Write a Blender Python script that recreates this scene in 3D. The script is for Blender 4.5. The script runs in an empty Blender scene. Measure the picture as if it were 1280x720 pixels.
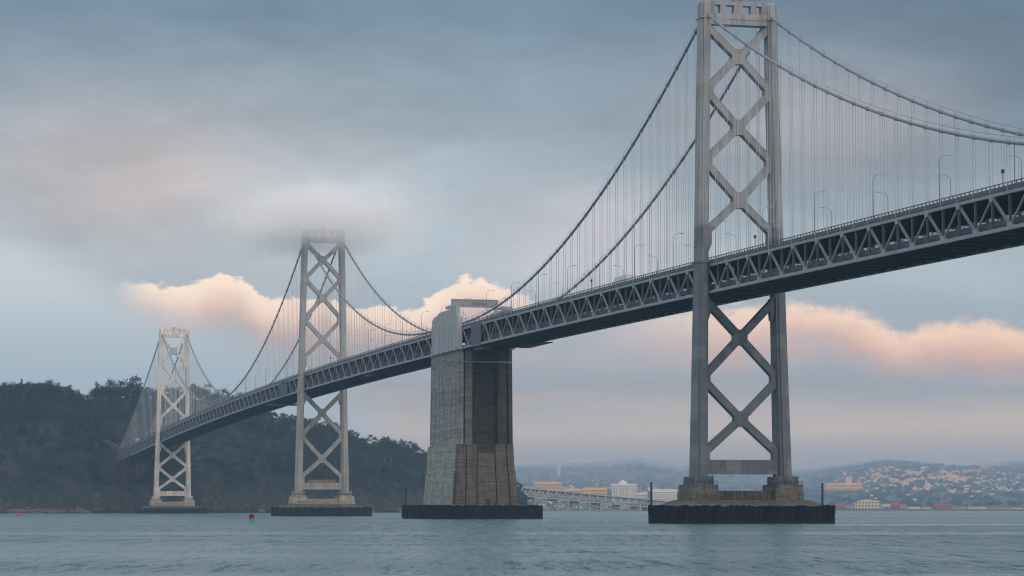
import bpy, math, random
from math import sin, cos, pi, radians, sqrt, atan2, exp
from mathutils import Vector, Matrix, noise as mnoise

random.seed(7)
D = bpy.data
scene = bpy.context.scene
C = scene.collection

# ------------------------------------------------------------------ camera
CAM = (-258.95, -739.64, 4.60)
HEAD, PITCH, FPX = 0.2494, 0.0843, 3252.9
cd = D.cameras.new("camera")
cd.sensor_width = 36.0
cd.lens = FPX / 1280 * 36.0
cd.clip_start, cd.clip_end = 1.0, 60000.0
cam = D.objects.new("camera", cd)
cam.location = CAM
cam.rotation_euler = (pi / 2 + PITCH, 0, -HEAD)
C.objects.link(cam)
scene.camera = cam

# ------------------------------------------------------------------ light and exposure
SUN_EL, SUN_BEHIND = radians(13), radians(16)
SUN_STRENGTH, SUN_COLOR, SUN_ANGLE = 0.8, (1.0, 0.82, 0.68), radians(14)
sl = D.lights.new("sun", 'SUN')
sl.energy, sl.color, sl.angle = SUN_STRENGTH, SUN_COLOR, SUN_ANGLE
sun = D.objects.new("sun", sl)
sun_az = HEAD + pi - SUN_BEHIND            # compass-like, from +Y towards +X
sd = Vector((sin(sun_az) * cos(SUN_EL), cos(sun_az) * cos(SUN_EL), sin(SUN_EL)))
sun.rotation_euler = sd.to_track_quat('Z', 'Y').to_euler()
sun.location = (0, 0, 3000)
C.objects.link(sun)
vs = scene.view_settings
vs.view_transform, vs.look, vs.gamma, vs.exposure = 'Standard', 'None', 1.0, 0.15
vs.use_curve_mapping = False
cy = scene.cycles
cy.use_denoising = True
cy.filter_width = 1.15
cy.volume_bounces = 5
cy.max_bounces = 8
cy.diffuse_bounces = 3
cy.glossy_bounces = 3
cy.transparent_max_bounces = 8
cy.volume_max_steps = 128
HAZE = 6.8e-5


def lin(r, g, b, k=1.0):
    f = lambda c: (c / 255 / 12.92) if c <= 10 else ((c / 255 + 0.055) / 1.055) ** 2.4
    return (f(r) * k, f(g) * k, f(b) * k, 1.0)


class NT:
    """small helper that writes node expressions"""
    def __init__(s, tree):
        s.t = tree
        s.n = tree.nodes
        s.l = tree.links

    def node(s, typ, **kw):
        n = s.n.new(typ)
        for k, v in kw.items():
            setattr(n, k, v)
        return n

    def put(s, sock, v):
        if hasattr(v, 'is_linked'):
            s.l.new(v, sock)
        else:
            sock.default_value = v

    def m(s, op, a, b=None, c=None, clamp=False):
        n = s.node('ShaderNodeMath', operation=op, use_clamp=clamp)
        for i, v in enumerate((a, b, c)):
            if v is not None:
                s.put(n.inputs[i], v)
        return n.outputs[0]

    def smooth(s, v, a, b):
        n = s.node('ShaderNodeMapRange', interpolation_type='SMOOTHSTEP')
        s.put(n.inputs[0], v)
        n.inputs[1].default_value, n.inputs[2].default_value = a, b
        return n.outputs[0]

    def mix(s, f, a, b, blend='MIX'):
        n = s.node('ShaderNodeMix', data_type='RGBA', blend_type=blend)
        s.put(n.inputs[0], f)
        s.put(n.inputs[6], a)
        s.put(n.inputs[7], b)
        return n.outputs[2]

    def ramp(s, v, stops, interp='LINEAR'):
        n = s.node('ShaderNodeValToRGB')
        cr = n.color_ramp
        cr.interpolation = interp
        while len(cr.elements) < len(stops):
            cr.elements.new(0.5)
        for e, (p, c) in zip(cr.elements, stops):
            e.position = p
            e.color = c if not isinstance(c, (int, float)) else (c, c, c, 1)
        s.put(n.inputs[0], v)
        return n.outputs[0]

    def noise(s, vec, scale, detail=4.0, rough=0.55, dims='3D', dist=0.0):
        n = s.node('ShaderNodeTexNoise', noise_dimensions=dims)
        if vec is not None:
            s.l.new(vec, n.inputs['Vector'])
        n.inputs['Scale'].default_value = scale
        n.inputs['Detail'].default_value = detail
        n.inputs['Roughness'].default_value = rough
        n.inputs['Distortion'].default_value = dist
        return n.outputs[0]

    def comb(s, x, y, z=0.0):
        n = s.node('ShaderNodeCombineXYZ')
        for i, v in enumerate((x, y, z)):
            s.put(n.inputs[i], v)
        return n.outputs[0]

    def vscale(s, vec, sc):
        n = s.node('ShaderNodeVectorMath', operation='MULTIPLY')
        s.l.new(vec, n.inputs[0])
        n.inputs[1].default_value = sc
        return n.outputs[0]

    def curve(s, v, pts, lo, hi):
        """piecewise curve of v (lo..hi) with y in the same 0..1 scale"""
        mr = s.node('ShaderNodeMapRange')
        s.put(mr.inputs[0], v)
        mr.inputs[1].default_value, mr.inputs[2].default_value = lo, hi
        n = s.node('ShaderNodeFloatCurve')
        cv = n.mapping.curves[0]
        pts = [((x - lo) / (hi - lo), y) for x, y in pts]
        while len(cv.points) < len(pts):
            cv.points.new(0.5, 0.5)
        for p, (x, y) in zip(cv.points, pts):
            p.location = (x, y)
        n.mapping.update()
        s.put(n.inputs['Value'], mr.outputs[0])
        return n.outputs[0]


# ------------------------------------------------------------------ sky
def make_world():
    w = D.worlds.new("World")
    scene.world = w
    w.use_nodes = True
    t = NT(w.node_tree)
    t.n.clear()
    out = t.node('ShaderNodeOutputWorld')
    bg = t.node('ShaderNodeBackground')
    bg.inputs[1].default_value = 0.1
    t.l.new(bg.outputs[0], out.inputs[0])
    tc = t.node('ShaderNodeTexCoord')
    nv = t.node('ShaderNodeVectorMath', operation='NORMALIZE')
    t.l.new(tc.outputs['Generated'], nv.inputs[0])
    vec = nv.outputs[0]
    sp = t.node('ShaderNodeSeparateXYZ')
    t.l.new(vec, sp.inputs[0])
    x, y, z = sp.outputs
    az = t.m('ARCTAN2', x, y)
    el = t.m('ARCSINE', z)
    u = t.m('MULTIPLY', t.m('SUBTRACT', az, HEAD), 1000.0)     # milliradians from the bridge view
    v = t.m('MULTIPLY', el, 1000.0)
    K = 1000 / FPX
    X = lambda px: (px - 640) * K
    Y = lambda py: (635 - py) * K
    uv = t.comb(u, v, 0.0)
    # --- layered overcast
    n1 = t.noise(t.vscale(uv, (0.012, 0.03, 1)), 1.0, 6, 0.55)
    n2 = t.noise(t.vscale(uv, (0.006, 0.05, 1)), 1.0, 6, 0.55)
    vw = t.m('ADD', v, t.m('MULTIPLY', t.m('SUBTRACT', n2, 0.5), 30.0))
    base = t.ramp(t.m('DIVIDE', vw, 230.0), [
        (0.0, lin(188, 152, 136)), (Y(585) / 230, lin(194, 162, 142)), (Y(545) / 230, lin(214, 186, 164)),
        (Y(515) / 230, lin(190, 172, 162)), (Y(485) / 230, lin(156, 157, 163)), (Y(450) / 230, lin(174, 168, 172)),
        (Y(400) / 230, lin(162, 171, 180)), (Y(335) / 230, lin(178, 186, 192)), (Y(235) / 230, lin(164, 175, 183)),
        (Y(130) / 230, lin(140, 155, 166)), (Y(10) / 230, lin(111, 131, 148)), (1.0, lin(110, 130, 148))])
    # darker slate patches, upper right and upper left; mauve patch left of centre
    dk = t.m('MULTIPLY', t.smooth(u, -20.0, 150.0), t.smooth(v, Y(360), Y(150)))
    dk = t.m('MULTIPLY', dk, t.m('ADD', 0.05, t.m('MULTIPLY', n1, 1.5)), clamp=True)
    base = t.mix(dk, base, lin(98, 117, 132))
    lo = t.m('MULTIPLY', t.m('MULTIPLY', t.smooth(u, X(520), X(740)), t.smooth(u, X(900), X(760))), t.m('MULTIPLY', t.smooth(v, Y(390), Y(330)), t.smooth(v, Y(190), Y(290))))
    base = t.mix(t.m('MULTIPLY', lo, 0.7), base, lin(204, 194, 198))
    g = t.m('ADD', t.m('POWER', t.m('DIVIDE', t.m('SUBTRACT', u, X(190)), 85.0), 2.0),
            t.m('POWER', t.m('DIVIDE', t.m('SUBTRACT', v, Y(225)), 30.0), 2.0))
    mv = t.m('MULTIPLY', t.m('EXPONENT', t.m('MULTIPLY', g, -1.0)), t.m('MULTIPLY', n1, 1.5), clamp=True)
    base = t.mix(mv, base, lin(196, 180, 176))
    g2 = t.m('ADD', t.m('POWER', t.m('DIVIDE', t.m('SUBTRACT', u, X(1010)), 60.0), 2.0),
             t.m('POWER', t.m('DIVIDE', t.m('SUBTRACT', v, Y(150)), 22.0), 2.0))
    mv2 = t.m('MULTIPLY', t.m('EXPONENT', t.m('MULTIPLY', g2, -1.0)), n1, clamp=True)
    base = t.mix(mv2, base, lin(200, 186, 186))
    g3 = t.m('ADD', t.m('POWER', t.m('DIVIDE', t.m('SUBTRACT', u, X(440)), 55.0), 2.0),
             t.m('POWER', t.m('DIVIDE', t.m('SUBTRACT', v, Y(270)), 24.0), 2.0))
    base = t.mix(t.m('MULTIPLY', t.m('EXPONENT', t.m('MULTIPLY', g3, -1.0)), 0.6), base, lin(186, 197, 205))
    # broken, drifting texture of the fog deck
    n3 = t.noise(t.vscale(uv, (0.020, 0.050, 1)), 1.0, 8, 0.62, dist=0.8)
    n4 = t.noise(t.vscale(uv, (0.0045, 0.016, 1)), 1.0, 5, 0.6, dist=0.5)
    k = t.m('ADD', t.m('MULTIPLY', t.m('SUBTRACT', n3, 0.5), 0.42), t.m('MULTIPLY', t.m('SUBTRACT', n4, 0.5), 0.75))
    k = t.m('MULTIPLY', k, t.m('MULTIPLY_ADD', t.smooth(v, Y(480), Y(250)), 0.65, 0.35))
    sc_ = t.node('ShaderNodeVectorMath', operation='SCALE')
    t.l.new(base, sc_.inputs[0])
    t.put(sc_.inputs['Scale'], t.m('ADD', 1.0, k))
    base = sc_.outputs[0]
    # --- bank of sunset cumulus: an upper outline over the azimuth, billowed by noise
    pts = [(-420, 330), (0, 335), (120, 362), (165, 356), (240, 358), (262, 348), (285, 346), (310, 356), (345, 372), (400, 372),
           (480, 384), (525, 378), (560, 356), (592, 346), (625, 354), (660, 374), (740, 402), (850, 392), (930, 384),
           (985, 384), (1040, 385), (1090, 398), (1130, 414), (1170, 408), (1215, 402), (1280, 412), (1700, 420)]
    top = t.curve(u, [(X(a), (635 - b) / 400) for a, b in pts], X(-420), X(1700))
    top = t.m('MULTIPLY', top, 400 * K)
    b1 = t.noise(t.vscale(uv, (0.11, 0.17, 1)), 1.0, 8, 0.6, dist=0.5)
    b2 = t.noise(t.vscale(uv, (0.03, 0.06, 1)), 1.0, 4, 0.6)
    edge = t.m('ADD', top, t.m('ADD', t.m('MULTIPLY', t.m('SUBTRACT', b1, 0.5), 11.0),
                               t.m('MULTIPLY', t.m('SUBTRACT', b2, 0.5), 8.0)))
    below = t.m('SUBTRACT', edge, v)                     # > 0 inside the cloud
    wr = t.smooth(u, X(640), X(1000))
    soft = t.mix(wr, t.smooth(below, -0.3, 1.6), t.smooth(below, -2.0, 5.0))
    fade = t.smooth(t.m('ADD', below, t.m('MULTIPLY', t.m('SUBTRACT', b2, 0.5), 18.0)), 27.0, 4.0)
    span = t.m('ADD', t.m('MULTIPLY', t.smooth(u, X(130), X(200)), t.smooth(u, X(700), X(620))),
               t.m('MULTIPLY', t.smooth(u, X(690), X(980)), 1.0), clamp=True)
    pk = t.m('MULTIPLY', t.m('MULTIPLY', soft, fade), span)
    shade = t.m('ADD', t.smooth(below, 20.0, 0.0), t.m('MULTIPLY', t.m('SUBTRACT', b1, 0.5), 1.1), clamp=True)
    pink = t.mix(shade, lin(226, 168, 146), lin(255, 226, 200, 1.12))
    warm_r = t.smooth(u, X(500), X(1300))
    pink = t.mix(t.m('MULTIPLY', warm_r, 0.65), pink, t.mix(shade, lin(216, 156, 132), lin(255, 200, 160, 1.08)))
    base = t.mix(t.m('MULTIPLY', pk, 0.93), base, pink)
    # --- pale fog bank rolling down from the left, in front of the cumulus
    fb = t.curve(u, [(X(-420), 0.98), (X(0), (635 - 285) / 400), (X(90), (635 - 320) / 400), (X(170), (635 - 365) / 400),
                     (X(300), (635 - 412) / 400), (X(420), (635 - 470) / 400), (X(560), (635 - 560) / 400), (X(900), 0.0)], X(-420), X(900))
    fbd = t.m('SUBTRACT', t.m('ADD', t.m('MULTIPLY', fb, 400 * K), t.m('MULTIPLY', t.m('SUBTRACT', n1, 0.5), 14.0)), v)
    fbm = t.m('MULTIPLY', t.smooth(fbd, -6.0, 16.0), t.m('SUBTRACT', 1.0, t.smooth(u, X(330), X(640))))
    base = t.mix(t.m('MULTIPLY', fbm, 0.9), base, t.mix(t.smooth(v, Y(330), Y(480)), lin(203, 207, 210), lin(168, 182, 193)))
    # --- the rest of the dome: brighter grey overcast overhead, warm glow in the west behind the viewer
    hi = t.smooth(v, 210.0, 620.0)
    base = t.mix(hi, base, (0.74, 0.82, 0.92, 1))
    wd = t.m('ADD', t.m('MULTIPLY', x, sd.x), t.m('MULTIPLY', y, sd.y))
    glow = t.m('MULTIPLY', t.smooth(wd, -0.35, 0.9), t.smooth(z, 0.75, 0.05))
    base = t.mix(glow, base, (0.74, 0.66, 0.60, 1))
    base = t.mix(t.smooth(z, 0.0, -0.06), base, (0.16, 0.2, 0.23, 1))
    # --- clear Nishita sky through the thin places
    sk = t.node('ShaderNodeTexSky', sky_type='NISHITA')
    sk.sun_disc = False
    sk.sun_elevation = SUN_EL
    sk.sun_rotation = sun_az % (2 * pi)
    cloud = t.vscale(base, (10.0, 10.0, 10.0))
    t.l.new(t.mix(0.95, sk.outputs[0], cloud), bg.inputs[0])


make_world()


# ------------------------------------------------------------------ materials
def new_mat(name):
    m = D.materials.new(name)
    m.use_nodes = True
    t = NT(m.node_tree)
    p = t.n['Principled BSDF']
    return m, t, p


def mat_plain(name, col, rough=0.6, var=0.15, scale=0.6, metal=0.0, stretch=(1, 1, 1), spots=0.0, bump=0.0, spec=0.5):
    """colour varied by blotchy noise; stretch < 1 in z draws it into vertical streaks"""
    m, t, p = new_mat(name)
    tc = t.node('ShaderNodeTexCoord')
    v = t.vscale(tc.outputs['Object'], stretch)
    n = t.noise(v, scale, 5, 0.6)
    k = t.m('MULTIPLY_ADD', t.m('SUBTRACT', n, 0.5), var * 4, 1.0)
    c = t.node('ShaderNodeVectorMath', operation='SCALE')
    c.inputs[0].default_value = col[:3]
    t.l.new(k, c.inputs['Scale'])
    colr = c.outputs[0]
    if spots:
        n2 = t.noise(tc.outputs['Object'], scale * 3.1, 3, 0.7)
        colr = t.mix(t.m('MULTIPLY', t.smooth(n2, 0.56, 0.66), spots), colr, (0.10, 0.055, 0.03, 1))
    t.l.new(colr, p.inputs['Base Color'])
    p.inputs['Roughness'].default_value = rough
    p.inputs['Metallic'].default_value = metal
    p.inputs['Specular IOR Level'].default_value = spec
    if bump:
        b = t.node('ShaderNodeBump')
        b.inputs['Distance'].default_value = bump
        t.l.new(n, b.inputs['Height'])
        t.l.new(b.outputs[0], p.inputs['Normal'])
    return m


def mat_tower(name, col, low, zsplit, rust=0.3):
    """silver paint: col above the roadway, low with near-tower shade below, plus repainted patches"""
    m, t, p = new_mat(name)
    tc = t.node('ShaderNodeTexCoord')
    o = tc.outputs['Object']
    sp = t.node('ShaderNodeSeparateXYZ')
    t.l.new(o, sp.inputs[0])
    z = sp.outputs[2]
    n = t.noise(t.vscale(o, (0.7, 0.7, 0.05)), 1.0, 5, 0.6)
    n2 = t.noise(t.vscale(o, (0.15, 0.15, 0.09)), 1.0, 2, 0.5)
    br = t.node('ShaderNodeTexBrick')
    t.l.new(t.comb(t.m('ADD', sp.outputs[0], sp.outputs[1]), z, 0.0), br.inputs[0])
    br.inputs['Color1'].default_value = (0.86, 0.86, 0.86, 1)
    br.inputs['Color2'].default_value = (1.08, 1.08, 1.08, 1)
    br.inputs['Mortar'].default_value = (0.78, 0.78, 0.78, 1)
    br.inputs['Scale'].default_value = 1.0
    br.inputs['Mortar Size'].default_value = 0.05
    br.inputs['Brick Width'].default_value = 9.0
    br.inputs['Row Height'].default_value = 5.2
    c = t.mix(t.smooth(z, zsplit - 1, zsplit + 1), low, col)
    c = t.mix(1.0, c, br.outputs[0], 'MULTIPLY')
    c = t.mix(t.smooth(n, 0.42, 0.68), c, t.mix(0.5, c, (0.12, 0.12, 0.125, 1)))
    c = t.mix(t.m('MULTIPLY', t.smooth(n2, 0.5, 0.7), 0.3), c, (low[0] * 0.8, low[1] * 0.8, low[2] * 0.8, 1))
    # lighter rectangles of touched-up paint on the low tone below the roadway
    cell = t.node('ShaderNodeTexWhiteNoise', noise_dimensions='2D')
    t.l.new(t.comb(t.m('FLOOR', t.m('DIVIDE', t.m('ADD', sp.outputs[0], 400.7), 2.3)), t.m('FLOOR', t.m('DIVIDE', z, 3.7)), 0.0), cell.inputs[0])
    pm = t.m('MULTIPLY', t.m('MULTIPLY', t.smooth(cell.outputs[0], 0.80, 0.86), t.smooth(z, zsplit, zsplit - 2)), 0.28)
    c = t.mix(pm, c, col)
    sp2 = t.noise(o, 1.3, 4, 0.7)
    c = t.mix(t.m('MULTIPLY', t.m('MULTIPLY', t.smooth(sp2, 0.6, 0.7), t.smooth(z, zsplit * 0.5, 8.0)), rust), c, (0.14, 0.06, 0.03, 1))
    t.l.new(c, p.inputs['Base Color'])
    p.inputs['Roughness'].default_value = 0.6
    p.inputs['Specular IOR Level'].default_value = 0.3
    return m


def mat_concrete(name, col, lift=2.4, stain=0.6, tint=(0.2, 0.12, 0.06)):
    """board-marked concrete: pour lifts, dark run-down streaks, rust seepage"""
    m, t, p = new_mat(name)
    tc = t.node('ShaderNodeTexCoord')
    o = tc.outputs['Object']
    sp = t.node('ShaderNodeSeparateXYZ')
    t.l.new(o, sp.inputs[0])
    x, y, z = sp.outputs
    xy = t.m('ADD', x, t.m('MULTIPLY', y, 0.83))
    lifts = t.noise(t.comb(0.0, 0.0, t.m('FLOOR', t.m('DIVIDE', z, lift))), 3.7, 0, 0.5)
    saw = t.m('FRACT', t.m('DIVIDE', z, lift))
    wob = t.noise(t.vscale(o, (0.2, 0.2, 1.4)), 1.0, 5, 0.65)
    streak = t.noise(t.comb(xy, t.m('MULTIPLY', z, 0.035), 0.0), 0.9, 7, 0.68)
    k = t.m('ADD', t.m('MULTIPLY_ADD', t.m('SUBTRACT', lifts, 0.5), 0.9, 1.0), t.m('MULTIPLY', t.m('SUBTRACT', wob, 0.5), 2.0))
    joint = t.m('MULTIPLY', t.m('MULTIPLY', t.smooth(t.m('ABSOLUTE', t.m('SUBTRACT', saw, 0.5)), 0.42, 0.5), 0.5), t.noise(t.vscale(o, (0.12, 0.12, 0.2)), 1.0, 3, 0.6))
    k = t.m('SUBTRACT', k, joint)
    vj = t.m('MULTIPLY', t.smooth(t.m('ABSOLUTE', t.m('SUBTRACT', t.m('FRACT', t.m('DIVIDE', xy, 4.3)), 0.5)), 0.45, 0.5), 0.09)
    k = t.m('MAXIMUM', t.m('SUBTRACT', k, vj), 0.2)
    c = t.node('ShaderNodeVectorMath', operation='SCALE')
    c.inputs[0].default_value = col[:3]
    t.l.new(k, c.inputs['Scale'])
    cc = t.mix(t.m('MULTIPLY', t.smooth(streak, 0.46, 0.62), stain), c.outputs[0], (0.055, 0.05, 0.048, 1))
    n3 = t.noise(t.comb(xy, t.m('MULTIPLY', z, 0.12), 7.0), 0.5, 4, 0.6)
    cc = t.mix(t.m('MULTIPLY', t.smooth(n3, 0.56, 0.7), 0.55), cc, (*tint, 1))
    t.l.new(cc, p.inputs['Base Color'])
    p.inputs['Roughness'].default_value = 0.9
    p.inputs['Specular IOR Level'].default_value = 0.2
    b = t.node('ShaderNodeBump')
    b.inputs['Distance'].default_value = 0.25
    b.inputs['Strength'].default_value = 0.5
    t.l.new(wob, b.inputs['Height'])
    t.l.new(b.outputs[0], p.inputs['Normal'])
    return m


M = {}
M['tower_a'] = mat_tower("weathered silver paint", (0.365, 0.368, 0.38, 1), (0.175, 0.195, 0.225, 1), 77, 0.35)  # shade below the roadway is painted in as the darker bluish low tone
M['tower_b'] = mat_tower("pale silver paint", (0.42, 0.42, 0.425, 1), (0.48, 0.455, 0.425, 1), 79, 0.3)
M['tower_c'] = mat_tower("sunlit cream silver paint", (0.88, 0.77, 0.68, 1), (0.84, 0.75, 0.67, 1), 66, 0.15)  # sunlight on the farthest tower is put into this bright cream
M['truss'] = mat_plain("truss grey paint", (0.34, 0.35, 0.37), 0.6, 0.14, 0.35, spots=0.15)
M['truss_shaded'] = mat_plain("truss paint darkened for shade", (0.085, 0.10, 0.125), 0.65, 0.12, 0.35)  # shade on posts and lower-deck barrier is put into this dark colour
M['chord'] = mat_plain("chord grey paint", (0.33, 0.34, 0.365), 0.6, 0.14, 0.3, spots=0.15)
M['fascia'] = mat_plain("dull fascia paint", (0.115, 0.122, 0.138), 0.7, 0.15, 0.25, spots=0.25)
M['soffit'] = mat_plain("shade-darkened framing paint", (0.035, 0.045, 0.062), 0.8, 0.12, 0.2)  # shade inside and under the deck is painted into this near-black
M['deck'] = mat_plain("deck concrete", (0.2, 0.2, 0.2), 0.9, 0.1, 0.2)
M['cable'] = mat_plain("cable wrapping grey", (0.25, 0.265, 0.29), 0.55, 0.1, 0.5)
M['rope'] = mat_plain("suspender rope grey", (0.52, 0.52, 0.52), 0.6, 0.05, 0.2)
M['lamp'] = mat_plain("galvanised lamp steel", (0.22, 0.235, 0.25), 0.5, 0.05, 0.4)
M['lamp_head'] = mat_plain("lamp housing grey", (0.35, 0.36, 0.38), 0.4, 0.05, 0.4)
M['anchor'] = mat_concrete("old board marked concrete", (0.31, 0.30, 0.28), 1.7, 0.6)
M['anchor_front'] = mat_concrete("shade-toned stained concrete", (0.075, 0.068, 0.062), 2.4, 0.7)  # shade on the front is in this dark base; flank paler to match
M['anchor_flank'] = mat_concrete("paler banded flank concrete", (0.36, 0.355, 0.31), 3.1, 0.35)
M['anchor_dark'] = mat_concrete("shade-darkened recess concrete", (0.078, 0.070, 0.063), 1.7, 0.6)  # recess shade is put into the base colour
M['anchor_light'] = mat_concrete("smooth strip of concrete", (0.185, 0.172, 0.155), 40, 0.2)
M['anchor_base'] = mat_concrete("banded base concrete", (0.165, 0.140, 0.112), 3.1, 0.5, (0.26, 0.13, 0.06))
M['housing'] = mat_plain("painted housing concrete", (0.43, 0.445, 0.455), 0.85, 0.16, 0.5, stretch=(1, 1, 0.12), spec=0.2)
M['pedestal'] = mat_concrete("pedestal concrete", (0.185, 0.175, 0.15), 2.8, 0.6)
M['pedestal_pale'] = mat_concrete("pale pedestal concrete", (0.50, 0.43, 0.33), 2.8, 0.3)
M['footing'] = mat_concrete("footing concrete", (0.13, 0.12, 0.11), 3.0, 0.8)


def mat_timber(name, col, tide):
    m, t, p = new_mat(name)
    tc = t.node('ShaderNodeTexCoord')
    o = tc.outputs['Object']
    sp = t.node('ShaderNodeSeparateXYZ')
    t.l.new(o, sp.inputs[0])
    n = t.noise(t.vscale(o, (1.1, 1.1, 0.1)), 1.0, 4, 0.7)
    n2 = t.noise(t.vscale(o, (0.3, 0.3, 0.6)), 1.0, 4, 0.6)
    c = t.mix(t.smooth(n, 0.35, 0.75), col, (col[0] * 3.2, col[1] * 3.2, col[2] * 3.0, 1))
    zt = t.m('ADD', sp.outputs[2], t.m('MULTIPLY', t.m('SUBTRACT', n2, 0.5), 1.6))
    c = t.mix(t.m('MULTIPLY', t.smooth(zt, 1.5, 0.5), 0.8), c, tide)
    t.l.new(c, p.inputs['Base Color'])
    p.inputs['Roughness'].default_value = 0.8
    p.inputs['Specular IOR Level'].default_value = 0.12
    return m


M['timber'] = mat_timber("tarred fender timber with weed", (0.006, 0.008, 0.011, 1), (0.018, 0.024, 0.018, 1))
M['timber_far'] = mat_timber("weathered fender timber with weed", (0.012, 0.018, 0.024, 1), (0.026, 0.032, 0.026, 1))
M['rust'] = mat_plain("rusty orange staging", (0.30, 0.185, 0.105), 0.9, 0.3, 0.4)
M['brown'] = mat_plain("faded brown panel", (0.26, 0.19, 0.16), 0.9, 0.2, 0.4)
M['black'] = mat_plain("black pole paint", (0.02, 0.022, 0.025), 0.6, 0.1, 0.5)
M['orange'] = mat_plain("orange sign sheet", (0.75, 0.16, 0.03), 0.6, 0.1, 0.5)
M['green'] = mat_plain("green buoy paint", (0.01, 0.40, 0.19), 0.5, 0.1, 1)
M['red'] = mat_plain("red buoy paint", (0.42, 0.04, 0.05), 0.5, 0.1, 1)
M['white'] = mat_plain("white vehicle paint", (0.75, 0.75, 0.75), 0.4, 0.05, 1)
M['netting'] = mat_plain("grey containment netting", (0.12, 0.13, 0.155), 0.95, 0.3, 0.5, stretch=(1, 1, 0.2))
M['bird'] = mat_plain("gull plumage", (0.12, 0.12, 0.13), 0.8, 0.1, 4)
M['glass'] = mat_plain("dark window glass", (0.05, 0.055, 0.06), 0.2, 0.1, 0.1)
M['trunk'] = mat_plain("tree bark", (0.16, 0.13, 0.10), 0.9, 0.2, 1)


def mat_foliage(name, a, b):
    m, t, p = new_mat(name)
    tc = t.node('ShaderNodeTexCoord')
    oi = t.node('ShaderNodeObjectInfo')
    n = t.noise(tc.outputs['Object'], 0.35, 3, 0.6)
    f = t.m('ADD', t.m('MULTIPLY', t.m('SUBTRACT', n, 0.5), 2.2), t.m('MULTIPLY', oi.outputs['Random'], 0.8), clamp=True)
    t.l.new(t.mix(f, a, b), p.inputs['Base Color'])
    p.inputs['Roughness'].default_value = 0.8
    p.inputs['Specular IOR Level'].default_value = 0.15
    return m


M['leaf'] = mat_foliage("dark evergreen foliage", (0.007, 0.018, 0.018, 1), (0.028, 0.048, 0.045, 1))
M['leaf_euc'] = mat_foliage("grey green eucalyptus foliage", (0.018, 0.036, 0.034, 1), (0.058, 0.082, 0.074, 1))
M['leaf_brown'] = mat_foliage("dry brush foliage", (0.028, 0.030, 0.024, 1), (0.062, 0.058, 0.048, 1))


# ------------------------------------------------------------------ mesh helpers.  s runs along the bridge, t across it (towards the viewer), z up
def P(s, t, z):
    return Vector((-t, s, z))


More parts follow.
